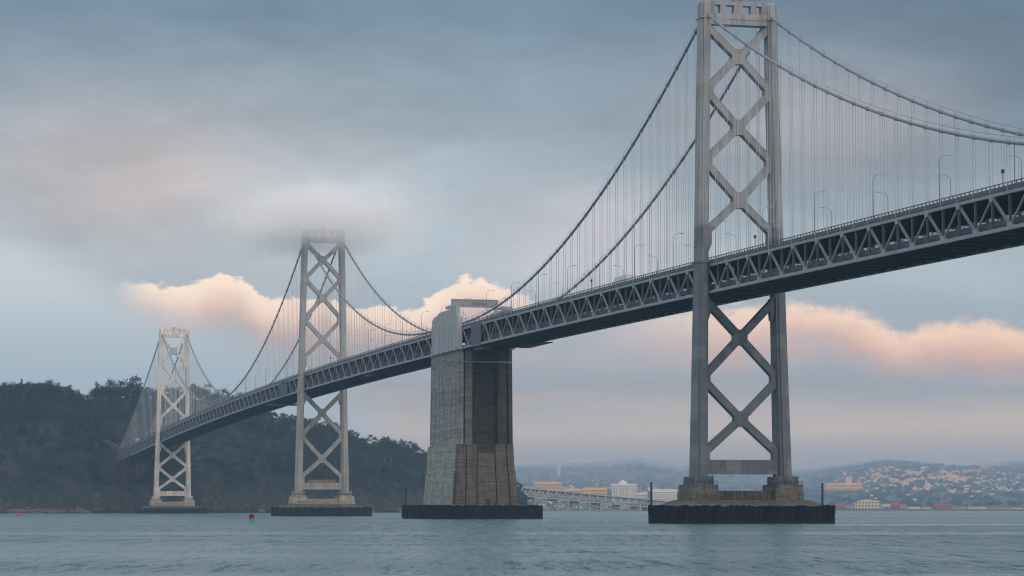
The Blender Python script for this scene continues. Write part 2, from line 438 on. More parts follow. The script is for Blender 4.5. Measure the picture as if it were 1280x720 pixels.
class MB:
    def __init__(self):
        self.v, self.f = [], []

    def add(self, vs_, fs_):
        o = len(self.v)
        self.v += [Vector(q) for q in vs_]
        self.f += [tuple(i + o for i in q) for q in fs_]

    def hexa(self, q):
        self.add(q, [(0, 3, 2, 1), (4, 5, 6, 7), (0, 1, 5, 4), (1, 2, 6, 5), (2, 3, 7, 6), (3, 0, 4, 7)])

    def box(self, s0, s1, t0, t1, z0, z1):
        self.hexa([P(s0, t1, z0), P(s0, t0, z0), P(s1, t0, z0), P(s1, t1, z0), P(s0, t1, z1), P(s0, t0, z1), P(s1, t0, z1), P(s1, t1, z1)])

    def xbox(self, x0, x1, y0, y1, z0, z1):
        self.hexa([(x0, y0, z0), (x1, y0, z0), (x1, y1, z0), (x0, y1, z0), (x0, y0, z1), (x1, y0, z1), (x1, y1, z1), (x0, y1, z1)])

    def frust(self, b, tp, z0, z1):
        """b, tp: (s0, s1, t0, t1) rectangles at z0 and z1"""
        q = []
        for (s0, s1, t0, t1), z in ((b, z0), (tp, z1)):
            q += [P(s0, t1, z), P(s0, t0, z), P(s1, t0, z), P(s1, t1, z)]
        self.hexa(q)

    def bar(self, a, b, w, d, up):
        """rectangular bar from a to b; w across (in the plane normal to up), d along up"""
        a, b, up = Vector(a), Vector(b), Vector(up).normalized()
        x = (b - a).cross(up).normalized() * (w / 2)
        y = up * (d / 2)
        self.hexa([a - x - y, a + x - y, b + x - y, b - x - y, a - x + y, a + x + y, b + x + y, b - x + y])

    def tube(self, pts, r, n=6, close=True):
        pts = [Vector(p) for p in pts]
        rs = r if isinstance(r, (list, tuple)) else [r] * len(pts)
        o = len(self.v)
        for i, p in enumerate(pts):
            d = (pts[min(i + 1, len(pts) - 1)] - pts[max(i - 1, 0)]).normalized()
            e = Vector((0, 0, 1)) if abs(d.z) < 0.9 else Vector((1, 0, 0))
            x = d.cross(e).normalized()
            y = d.cross(x).normalized()
            for k in range(n):
                a = 2 * pi * k / n
                self.v.append(p + x * (rs[i] * cos(a)) + y * (rs[i] * sin(a)))
        for i in range(len(pts) - 1):
            for k in range(n):
                a, b = o + i * n + k, o + i * n + (k + 1) % n
                self.f.append((a, b, b + n, a + n))
        if close:
            self.f.append(tuple(o + k for k in range(n))[::-1])
            self.f.append(tuple(o + (len(pts) - 1) * n + k for k in range(n)))

    def prism(self, poly, offs):
        """extrude a 3-D polygon by the vector offs"""
        n = len(poly)
        a = [Vector(p) for p in poly]
        offs = Vector(offs)
        self.add(a + [p + offs for p in a], [tuple(range(n))[::-1], tuple(range(n, 2 * n))] +
                 [(i, (i + 1) % n, (i + 1) % n + n, i + n) for i in range(n)])

    def loft(self, rings, cap=True):
        n = len(rings[0])
        o = len(self.v)
        for r in rings:
            self.v += [Vector(p) for p in r]
        for i in range(len(rings) - 1):
            for k in range(n):
                a, b = o + i * n + k, o + i * n + (k + 1) % n
                self.f.append((a, b, b + n, a + n))
        if cap:
            self.f.append(tuple(o + k for k in range(n))[::-1])
            self.f.append(tuple(o + (len(rings) - 1) * n + k for k in range(n)))

    def mesh(self, name, mat, origin=(0, 0, 0), smooth=False):
        o = Vector(origin)
        me = D.meshes.new(name)
        me.from_pydata([tuple(p - o) for p in self.v], [], self.f)
        me.materials.append(mat)
        me.validate()
        if smooth:
            me.polygons.foreach_set('use_smooth', [True] * len(me.polygons))
        me.update()
        return me

    def build(self, name, mat, parent=None, origin=None, smooth=False):
        if origin is None:
            origin = ORG.get(parent.name, (0, 0, 0)) if parent else (0, 0, 0)
        me = self.mesh(name, mat, origin, smooth)
        import_recalc(me)
        o = D.objects.new(name, me)
        C.objects.link(o)
        if parent:
            o.parent = parent
        else:
            o.location = origin
        ORG[o.name] = tuple(origin)
        return o


import bmesh


def import_recalc(me):
    bm = bmesh.new()
    bm.from_mesh(me)
    bmesh.ops.recalc_face_normals(bm, faces=bm.faces)
    bm.to_mesh(me)
    bm.free()


ORG = {}


def tag(o, label, cat, group=None):
    o['label'], o['category'] = label, cat
    if group:
        o['group'] = group
    return o


def thing(name, label, cat, loc, group=None, rz=0.0):
    o = D.objects.new(name, None)
    o.empty_display_size = 2
    o.location = loc
    o.rotation_euler = (0, 0, rz)
    C.objects.link(o)
    ORG[o.name] = tuple(loc)
    return tag(o, label, cat, group)


def setting(o, kind='structure'):
    o['kind'] = kind
    return o


def dup(root, loc, rz=0.0, sc=1.0, label=None, group=None):
    r = root.copy()
    C.objects.link(r)
    r.location, r.rotation_euler = loc, (0, 0, rz)
    r.scale = (sc, sc, sc) if not isinstance(sc, tuple) else sc
    if label:
        r['label'] = label
    if group:
        r['group'] = group
    for ch in list(root.children):
        c = ch.copy()
        C.objects.link(c)
        c.parent = r
        for g in ch.children:
            d = g.copy()
            C.objects.link(d)
            d.parent = c
    return r


def lerp(a, b, k):
    return a + (b - a) * k


def interp(x, tab):
    if x <= tab[0][0]:
        return tab[0][1]
    for (x0, y0), (x1, y1) in zip(tab, tab[1:]):
        if x <= x1:
            return lerp(y0, y1, (x - x0) / (x1 - x0))
    return tab[-1][1]


def sstep(a, b, x):
    k = min(1, max(0, (x - a) / (b - a)))
    return k * k * (3 - 2 * k)


def survey(bearing, dist):
    """ground point at a bearing (1280-wide chart units off the view axis) and a distance along the view axis"""
    k = (bearing - 640) / FPX * dist
    return (CAM[0] + dist * sin(HEAD) + k * cos(HEAD), CAM[1] + dist * cos(HEAD) - k * sin(HEAD))


def alt(level, dist):
    """height whose elevation angle, seen from the quay at that distance, is the chart level"""
    return CAM[2] + (635 - level) / FPX * dist


# ------------------------------------------------------------------ water
def make_water():
    m, t, p = new_mat("choppy bay water")
    tc = t.node('ShaderNodeTexCoord')
    o = tc.outputs['Object']
    p.inputs['Base Color'].default_value = (0.085, 0.165, 0.180, 1)
    p.inputs['IOR'].default_value = 1.333
    mp = t.node('ShaderNodeMapping')
    mp.inputs['Rotation'].default_value = (0, 0, HEAD)
    t.l.new(o, mp.inputs[0])
    ov = mp.outputs[0]
    calm = t.noise(t.vscale(ov, (0.0016, 0.011, 1)), 1.0, 4, 0.6, dist=0.3)
    calm = t.smooth(calm, 0.46, 0.62)
    slope = None
    for sc, amp in (((1.5, 0.13, 1), 3.2), ((0.65, 0.045, 1), 3.0), ((0.26, 0.015, 1), 1.1), ((4.0, 0.5, 1), 2.6)):
        n = t.node('ShaderNodeTexNoise')
        t.l.new(t.vscale(ov, sc), n.inputs['Vector'])
        n.inputs['Scale'].default_value = 1.0
        n.inputs['Detail'].default_value = 2.0
        q = t.node('ShaderNodeVectorMath', operation='SUBTRACT')
        t.l.new(n.outputs['Color'], q.inputs[0])
        q.inputs[1].default_value = (0.5, 0.5, 0.5)
        q2 = t.vscale(q.outputs[0], (amp * 1.9, amp, 0.0))
        if slope is None:
            slope = q2
        else:
            w = t.node('ShaderNodeVectorMath', operation='ADD')
            t.l.new(slope, w.inputs[0])
            t.l.new(q2, w.inputs[1])
            slope = w.outputs[0]
    sc = t.node('ShaderNodeVectorMath', operation='SCALE')
    t.l.new(slope, sc.inputs[0])
    t.put(sc.inputs['Scale'], t.m('MULTIPLY_ADD', calm, -0.88, 1.0))
    w = t.node('ShaderNodeVectorMath', operation='ADD')
    t.l.new(sc.outputs[0], w.inputs[0])
    w.inputs[1].default_value = (0, 0, 1)
    nn = t.node('ShaderNodeVectorMath', operation='NORMALIZE')
    t.l.new(w.outputs[0], nn.inputs[0])
    t.l.new(nn.outputs[0], p.inputs['Normal'])
    t.put(p.inputs['Roughness'], t.m('MULTIPLY_ADD', calm, -0.08, 0.27))
    b_ = MB()
    n = 12000
    b_.add([(-n, -n, 0), (n, -n, 0), (n, n, 0), (-n, n, 0)], [(0, 1, 2, 3)])
    setting(b_.build('water', m))


make_water()


# ------------------------------------------------------------------ bridge profile
def zb(s):
    return 68.572 + 0.0106031 * s - 6.47057e-6 * s * s - 7.95134e-9 * s ** 3 + 2.534663e-12 * s ** 4


S3, S4A, S4B, S5, S6, S7 = 0.0, 322.0, 376.0, 711.4, 1408.5, 1771.0
TT = 9.85            # truss plane
RAIL = 10.75


# ------------------------------------------------------------------ towers
def make_tower(label, s, H, portal_low, hubs, joints, end_up, collar, start_low, hubs_low, joint_low, end_low, strut, mat, clad=False, staging=False):
    tw = thing('bridge_tower', label, 'bridge tower', P(s, 0, 12))
    tc = lambda z: 13.38 - (z - 7) * 0.01926 * (150.4 / portal_low)
    Ls = [(8, 9.4), (12, 8.9), (collar, 6.2), (portal_low, 5.2), (H, 5.0)]
    Ws = [(8, 3.6), (12, 3.5), (collar, 3.05), (portal_low, 2.95), (H, 2.9)]
    for sg in (1, -1):
        b = MB()
        rings = []
        for z in (11.6, 30, 50, collar - 0.4, collar + 0.4, lerp(collar, portal_low, .5), portal_low, H - 1.6, H - 0.9, H):
            L, w = interp(z, Ls) / 2, interp(z, Ws) / 2
            if z > H - 0.5:
                w, L = w - 0.55, L - 0.7
            c = sg * tc(z)
            k1, k2 = w * 0.58, L * 0.80
            sec = [(k1, L), (k1, k2), (w, k2), (w, -k2), (k1, -k2), (k1, -L), (-k1, -L), (-k1, -k2), (-w, -k2), (-w, k2), (-k1, k2), (-k1, L)]
            rings.append([P(s + q, c + p, z) for p, q in sec])
        b.loft(rings)
        leg = b.build('leg', mat, tw)
        # collars at roadway and under the top portal
        for z, h in ((collar, 0.55), (portal_low + 1.9, 0.5)):
            b = MB()
            L, w, c = interp(z, Ls) / 2 + 0.35, interp(z, Ws) / 2 + 0.3, sg * tc(z)
            b.box(s - L, s + L, c - w, c + w, z - h / 2, z + h / 2)
            b.build('collar', mat, leg)
        b = MB()
        c = sg * tc(12)
        b.frust((s - 5.6, s + 5.6, c - 2.9, c + 2.9), (s - 4.7, s + 4.7, c - 2.0, c + 2.0), 11.0, 13.0)
        for k in range(14):
            q = s - 5.2 + k * 0.8
            b.box(q, q + 0.25, c - 2.9, c - 2.65, 11.0, 13.9)
            b.box(q, q + 0.25, c + 2.65, c + 2.9, 11.0, 13.9)
        for k in range(8):
            q = c - 2.9 + k * 0.8
            b.box(s - 5.75, s - 5.45, q, q + 0.3, 11.0, 14.2)
        b.build('leg_shoe', mat, leg)
        # bearing bracket under the stiffening truss, inner face
        z = zb(s) - 1.2
        c = sg * (tc(z) - interp(z, Ws) / 2 - 0.55)
        b = MB()
        b.box(s - 1.4, s + 1.4, c - 0.55, c + 0.5, z - 4.0, z)
        b.frust((s - 0.7, s + 0.7, c - 0.1, c + 0.5), (s - 1.4, s + 1.4, c - 0.8, c + 0.5), z - 6.6, z - 4.002)
        b.build('bearing_bracket', mat, leg)
    BW, BD = 2.15, 2.7

    def hub(z):
        b = MB()
        q = [(-2.1, -1.1), (-2.1, 1.1), (-0.9, 2.35), (0.9, 2.35), (2.1, 1.1), (2.1, -1.1), (0.9, -2.35), (-0.9, -2.35)]
        b.prism([P(s - BD / 2 - 0.12, a, z + c) for a, c in q], P(BD + 0.24, 0, 0))
        b.box(s - BD / 2 - 0.16, s - BD / 2 - 0.125, -2.0, 2.0, z - 0.12, z + 0.12)
        b.box(s - BD / 2 - 0.20, s - BD / 2 - 0.165, -0.15, 0.15, z - 2.2, z + 2.2)
        b.build('hub_plate', mat, tw)

    def gusset(z, sg, up=2.9, dn=2.9):
        c = tc(z) - interp(z, Ws) / 2
        b = MB()
        q = [(c + 0.3, z - dn), (c - 0.15, z - dn), (c - 1.35, z - dn * 0.5), (c - 1.35, z + up * 0.5), (c - 0.15, z + up), (c + 0.3, z + up)]
        b.prism([P(s - BD / 2 - 0.1, sg * a, zz) for a, zz in q], P(BD + 0.2, 0, 0))
        b.build('gusset_plate', mat, tw)

    def diag(zh, zj, sg):
        b = MB()
        tj = tc(zj) - 0.6
        b.bar(P(s, sg * 1.2, lerp(zh, zj, 0.1)), P(s, sg * tj, zj), BW, BD, P(1, 0, 0))
        for q in (-BW / 2 + 0.14, BW / 2 - 0.14):
            dz = q * 0.72
            b.bar(P(s - BD / 2 - 0.06, sg * (1.4 - q * 0.69 * (1 if zj > zh else -1)), lerp(zh, zj, 0.12) + dz),
                  P(s - BD / 2 - 0.06, sg * (tj - 0.2 - q * 0.69 * (1 if zj > zh else -1)), zj + dz - 0.15 * (1 if zj > zh else -1)), 0.24, 0.1, P(1, 0, 0))
        b.build('diagonal_brace', mat, tw)

    js = [portal_low - 0.6] + joints + [end_up]
    for i, zh in enumerate(hubs):
        hub(zh)
        for zj in (js[i], js[i + 1]):
            for sg in (1, -1):
                diag(zh, zj, sg)
    for zj in joints:
        for sg in (1, -1):
            gusset(zj, sg)
    for sg in (1, -1):
        gusset(end_up, sg, 2.6, 5.5)
    jl = [start_low] + joint_low + [end_low]
    for i, zh in enumerate(hubs_low):
        hub(zh)
        for zj in (jl[i], jl[i + 1]):
            for sg in (1, -1):
                diag(zh, zj, sg)
    for zj in joint_low:
        for sg in (1, -1):
            gusset(zj, sg, 3.3, 3.3)
    for sg in (1, -1):
        gusset(end_low, sg, 2.4, 7.0)
    # bottom strut
    z0, z1 = strut
    b = MB()
    w = tc(z1) - 1.6
    b.box(s - 1.5, s + 1.5, -w, w, z0, z1)
    b.box(s - 1.6, s - 1.503, -w + 1.5, w - 1.5, z0 + 1.9, z0 + 2.1)
    for k in range(9):
        q = -w + 1.6 + k * (2 * w - 3.2) / 8
        b.box(s - 1.58, s - 1.503, q - 0.08, q + 0.08, z0 + 0.1, z1 - 0.1)
    b.build('bottom_strut', mat, tw)
    # top portal
    w = tc(H) - 0.9
    zl = portal_low
    f = (H - portal_low) / 7.4
    b = MB()
    b.box(s - 1.7, s + 1.7, -w, w, zl, zl + 3.4 * f)
    b.box(s - 1.85, s - 1.703, -w, w, zl + 1.6 * f, zl + 2.0 * f)
    b.box(s - 1.2, s + 1.2, -w, w, zl + 6.05 * f, zl + 7.2 * f)
    for a, hw in ((-w + 1.0, 1.1), (-4.9, .85), (0, 1.35), (4.9, .85), (w - 1.0, 1.1)):
        b.box(s - 1.15, s + 1.15, a - hw, a + hw, zl + 3.4 * f + 0.003, zl + 6.05 * f - 0.003)
    top = b.build('portal_beam', mat, tw)
    b = MB()
    b.box(s - 1.3, s + 1.3, -1.3, 1.3, zl + 7.2 * f + 0.003, zl + 8.6 * f)
    b.frust((s - 1.0, s + 1.0, -1.0, 1.0), (s - 0.15, s + 0.15, -0.15, 0.15), zl + 8.6 * f + 0.003, zl + 10.6 * f)
    b.build('finial', mat, top)
    b = MB()
    for sg in (1, -1):
        for zq in (0.55, 1.1):
            b.tube([P(s - 1.75, -w, zl + 7.2 * f + zq), P(s - 1.75, w, zl + 7.2 * f + zq)], 0.05, 4)
    b.build('handrail', mat, top)
    for sg in (1, -1):
        b = MB()
        c = sg * 10.06
        b.frust((s - 2.4, s + 2.4, c - 0.9, c + 0.9), (s - 1.2, s + 1.2, c - 0.7, c + 0.7), zl + 2.2 * f, zl + 4.0 * f)
        b.build('cable_saddle', mat, tw)
    if clad:
        b = MB()
        b.box(s - 2.4, s + 2.4, -2.6, 2.6, hubs[0] - 2.7, hubs[0] + 2.7)
        b.build('wrapped_scaffold', M['lamp_head'], tw)
    if staging:
        b = MB()
        b.box(s - 1.4, s + 1.4, -w + 1.6, w - 1.6, z1 + 0.003, z1 + 1.7)
        for k in range(12):
            q = -w + 1.8 + k * (2 * w - 3.8) / 11
            b.box(s - 1.5, s - 1.403, q, q + 0.15, z1 + 0.01, z1 + 2.2)
        b.build('work_staging', M['rust'], tw)
    return tw


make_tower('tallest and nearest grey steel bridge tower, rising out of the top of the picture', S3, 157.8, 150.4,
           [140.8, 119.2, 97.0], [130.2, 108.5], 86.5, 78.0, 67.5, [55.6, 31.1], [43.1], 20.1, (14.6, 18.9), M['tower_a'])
make_tower('middle steel bridge tower with its top fading into fog', S5, 161.9, 154.6,
           [144.6, 122.9, 99.6], [133.9, 111.1], 88.5, 79.9, 69.5, [57.9, 32.1], [45.1], 21.2, (14.9, 18.6), M['tower_b'], staging=True)
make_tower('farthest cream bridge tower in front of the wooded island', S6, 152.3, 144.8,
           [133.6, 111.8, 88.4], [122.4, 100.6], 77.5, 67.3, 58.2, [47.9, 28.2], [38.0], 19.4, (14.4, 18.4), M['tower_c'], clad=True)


# ------------------------------------------------------------------ piers and fenders
def make_pier(label, s, W, L, zf, mat):
    pr = thing('tower_pier', label, 'bridge pier', P(s, 0, 0))
    b = MB()
    b.frust((s - L / 2 + 0.6, s + L / 2 - 0.6, -W / 2 + 0.6, W / 2 - 0.6), (s - 8.0, s + 8.0, -18.6, 18.6), zf - 0.3, zf + 1.6)
    b.box(s - L / 2 + 1.2, s + L / 2 - 1.2, -W / 2 + 1.2, W / 2 - 1.2, -3, zf - 0.31)
    b.build('footing', M['footing'], pr)
    for sg in (1, -1):
        b = MB()
        c = sg * 13.3

        def oct_ring(hw, hl, z, ch=1.0):
            return [P(s + q, c + p, z) for p, q in ((hw, hl - ch), (hw - ch, hl), (-hw + ch, hl), (-hw, hl - ch),
                                                    (-hw, -hl + ch), (-hw + ch, -hl), (hw - ch, -hl), (hw, -hl + ch))]
        b.loft([oct_ring(4.5, 7.4, zf + 0.6), oct_ring(4.5, 7.4, 9.3), oct_ring(4.25, 7.1, 9.35), oct_ring(4.2, 7.0, 11.5)])
        for q in (-2.9, 0.2, 2.6):
            b.box(s - 7.6, s - 7.3, c + q, c + q + 0.25, zf + 1.6, 9.3)
        b.build('pedestal', mat, pr)
    b = MB()
    b.box(s - 3.2, s + 3.2, -8.9, 8.9, zf + 0.8, 9.7)
    for k in range(8):
        q = -8.2 + k * 2.2
        b.box(s - 3.6, s - 3.2 + 0.003, q, q + 0.9, zf + 1.0, 9.5)
    b.build('link_wall', M['footing'] if mat is M['pedestal'] else mat, pr)
    b = MB()
    for sg in (1, -1):
        for k in range(3):
            for z in (0.5, 1.0):
                pass
        c = sg * 13.3
        for z in (0.55, 1.1):
            b.tube([P(s - 6.6, c - 3.9, 11.5 + z), P(s - 6.6, c + 3.9, 11.5 + z)], 0.05, 4)
        for k in range(7):
            q = c - 3.9 + k * 1.3
            b.tube([P(s - 6.6, q, 11.4), P(s - 6.6, q, 12.7)], 0.06, 4)
    b.build('guard_rail', M['black'], pr)
    return pr


def make_fender(label, s0, s1, t0, t1, z1, mat, plank=0.9):
    f = thing('timber_fender', label, 'pier fender', P((s0 + s1) / 2, (t0 + t1) / 2, 0))
    rnd = random.Random(int(s0 * 7) + 3)
    for nm, za, zc, out in (('lower_planking', -2.0, z1 * 0.47, 0.0), ('upper_planking', z1 * 0.52, z1, 0.12)):
        b = MB()
        n = int((t1 - t0) / plank)
        for k in range(n):
            a, c = t0 + (t1 - t0) * k / n, t0 + (t1 - t0) * (k + 1) / n
            j = rnd.uniform(-0.22, 0.18)
            zt = zc + (rnd.uniform(-0.3, 0.2) if nm[0] == 'u' else 0)
            b.box(s0 - out + j, s0 + 0.7, a + 0.05, c - 0.05, za, zt)
            b.box(s1 - 0.7, s1 + out + j, a + 0.05, c - 0.05, za, zt)
        n = int((s1 - s0 - 1.4) / plank)
        for k in range(n):
            a, c = s0 + 0.72 + (s1 - s0 - 1.44) * k / n, s0 + 0.72 + (s1 - s0 - 1.44) * (k + 1) / n
            j = rnd.uniform(-0.22, 0.18)
            zt = zc + (rnd.uniform(-0.3, 0.2) if nm[0] == 'u' else 0)
            b.box(a + 0.05, c - 0.05, t0 - out + j, t0 + 0.7, za, zt)
            b.box(a + 0.05, c - 0.05, t1 - 0.7, t1 + out + j, za, zt)
        b.build(nm, mat, f)
    b = MB()
    z0, zz = z1 * 0.47 + 0.003, z1 * 0.52 - 0.003
    for q in ((s0 + 0.15, s0 + 0.6, t0 + 0.15, t1 - 0.15), (s1 - 0.6, s1 - 0.15, t0 + 0.15, t1 - 0.15),
              (s0 + 0.61, s1 - 0.61, t0 + 0.15, t0 + 0.6), (s0 + 0.61, s1 - 0.61, t1 - 0.6, t1 - 0.15)):
        b.box(*q, z0, zz)
    b.build('waling_beam', mat, f)
    return f


make_pier('dark concrete pier under the nearest tower, with two stepped pedestals', S3, 47, 26, 5.3, M['pedestal'])
make_pier('tan concrete pier under the foggy middle tower', S5, 50, 24, 5.0, M['pedestal_pale'])
make_pier('pale concrete pier under the farthest cream tower', S6, 53, 18, 4.6, M['pedestal_pale'])
make_fender('black plank fender round the nearest tower pier, at right', S3 - 14, S3 + 14, -24.6, 24.6, 5.3, M['timber'])
make_fender('dark fender round the pier of the foggy middle tower', S5 - 12.5, S5 + 12.5, -26.6, 26.6, 5.0, M['timber_far'], 1.2)
make_fender('low dark fender round the pier of the farthest cream tower', S6 - 9.5, S6 + 9.5, -28.0, 28.0, 4.6, M['timber_far'], 1.5)
make_fender('long dark fender round the concrete anchorage', 312, 387, -22.2, 22.2, 5.7, M['timber'], 1.0)


# ------------------------------------------------------------------ centre anchorage
def make_anchorage():
    a = thing('bridge_anchorage', 'massive stained concrete anchorage block carrying the deck between two towers', 'bridge anchorage', P(349, 0, 0))
    f0, f1 = S4A, S4B
    zt = zb(349) - 0.3
    # banded base with slight batter, front divided by joints
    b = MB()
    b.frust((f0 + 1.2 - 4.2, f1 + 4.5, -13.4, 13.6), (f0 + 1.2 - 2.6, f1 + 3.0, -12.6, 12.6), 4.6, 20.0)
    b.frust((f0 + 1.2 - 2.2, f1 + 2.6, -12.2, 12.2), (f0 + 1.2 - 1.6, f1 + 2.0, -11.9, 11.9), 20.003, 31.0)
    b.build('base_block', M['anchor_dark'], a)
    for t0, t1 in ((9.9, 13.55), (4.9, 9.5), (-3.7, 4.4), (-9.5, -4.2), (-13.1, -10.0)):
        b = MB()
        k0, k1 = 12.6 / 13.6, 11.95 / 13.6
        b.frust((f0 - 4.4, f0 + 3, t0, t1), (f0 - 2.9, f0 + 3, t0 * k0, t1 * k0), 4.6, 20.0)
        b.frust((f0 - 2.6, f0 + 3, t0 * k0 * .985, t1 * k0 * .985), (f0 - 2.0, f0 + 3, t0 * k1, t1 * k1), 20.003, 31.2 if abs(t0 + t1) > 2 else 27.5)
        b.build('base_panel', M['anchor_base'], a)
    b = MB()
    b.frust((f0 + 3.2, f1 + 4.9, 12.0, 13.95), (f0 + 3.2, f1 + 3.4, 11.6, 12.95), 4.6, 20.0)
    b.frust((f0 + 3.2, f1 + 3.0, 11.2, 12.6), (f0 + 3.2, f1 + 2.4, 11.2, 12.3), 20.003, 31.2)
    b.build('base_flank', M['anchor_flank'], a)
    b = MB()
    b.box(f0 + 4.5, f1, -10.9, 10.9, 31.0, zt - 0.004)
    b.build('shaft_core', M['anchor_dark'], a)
    b = MB()
    b.frust((f0 + 1.0, f1 + 1.4, 10.9, 11.65), (f0 + 1.0, f1 + 0.5, 10.9, 11.3), 31.2, zt)
    b.frust((f0 - 0.4, f0 + 0.997, 9.6, 11.65), (f0 - 0.2, f0 + 0.997, 9.5, 11.3), 31.2, zt)
    b.build('shaft_flank', M['anchor'], a)
    b = MB()
    b.frust((f0 - 0.3, f0 + 4.497, 5.8, 9.0), (f0 - 0.1, f0 + 4.497, 5.7, 8.7), 31.2, zt)
    b.build('pilaster', M['anchor_light'], a)
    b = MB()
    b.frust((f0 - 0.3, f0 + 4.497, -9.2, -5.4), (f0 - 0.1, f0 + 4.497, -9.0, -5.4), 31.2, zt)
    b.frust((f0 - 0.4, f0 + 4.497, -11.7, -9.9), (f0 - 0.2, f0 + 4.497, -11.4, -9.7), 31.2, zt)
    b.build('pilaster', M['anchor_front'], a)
    b = MB()
    b.tube([P(f0 - 0.9, 11.0, zt - 5.2), P(f0 - 0.9, -11.0, zt - 5.2)], 0.28, 6)
    b.build('drain_pipe', M['truss'], a)
    # door at the foot of the front
    b = MB()
    b.box(f0 - 4.75, f0 - 4.3, -0.9, 1.0, 5.8, 8.4)
    b.build('door', M['black'], a)
    b = MB()
    b.frust((f0 - 8.5, f1 + 9, -20.5, 20.5), (f0 - 4.8, f1 + 5.2, -14.5, 14.5), 4.7, 6.0)
    b.box(f0 - 8.5, f1 + 9, -20.4, 20.4, -2, 4.69)
    b.build('footing', M['footing'], a)
    # cable housing: smooth pale walls either side of the deck, ribbed, stepped at the top
    for sg in (1, -1):
        zz0 = zb(345) - 0.29
        b = MB()
        out = [(f0 - 1.5, zz0), (f1 - 5, zz0), (f1 - 5, zz0 + 15.0), (f1 - 8, zz0 + 16.3), (f1 - 15, zz0 + 16.8), (f1 - 20, zz0 + 17.8),
               (f0 + 14, zz0 + 17.9), (f0 + 14, zz0 + 18.6), (f0 + 2, zz0 + 18.6), (f0 + 2, zz0 + 14.8), (f0 - 1.5, zz0 + 13.6)]
        t0 = 10.45 if sg > 0 else -12.2
        b.prism([P(q, t0, z) for q, z in out], P(0, 1.75, 0))
        tt = t0 + 1.75 if sg > 0 else t0 - 0.35
        for q in (f0 - 1.2, f0 + 9.5, f0 + 16, f0 + 26, f0 + 34, f1 - 8.2):
            b.box(q, q + 2.6, tt + 0.003, tt + 0.35, zz0 + 0.3, zz0 + 12.5)
        h = b.build('cable_housing', M['housing'], a)
        b = MB()
        b.box(f0 + 12, f0 + 24, t0 + 0.2, t0 + 1.5, zz0 + 18.65, zz0 + 19.6)
        b.build('coping', M['housing'], h)
    # portal beam with ribbed panels over the roadway
    zz = zb(345) - 0.29 + 18.7
    b = MB()
    b.box(f0 + 11, f0 + 12.4, -8.2, 12.1, zz + 0.0, zz + 3.2)
    for k in range(27):
        q = -8.0 + k * 0.75
        b.box(f0 + 10.7, f0 + 10.997, q, q + 0.22, zz + 0.15, zz + 3.05)
    b.box(f0 + 10.6, f0 + 10.998, -8.2, 12.1, zz + 3.06, zz + 3.35)
    b.box(f0 + 11.2, f0 + 12.2, -8.1, -6.6, zb(345) + 9.6, zz - 0.003)
    pb = b.build('portal_beam', M['truss'], a)
    b = MB()
    for k in range(5):
        q = 2.2 - k * 1.35
        b.box(f0 + 10.45, f0 + 10.69, q, q + 0.8, zz + 1.2, zz + 2.1)
    b.build('rusted_panel', M['brown'], pb)


make_anchorage()


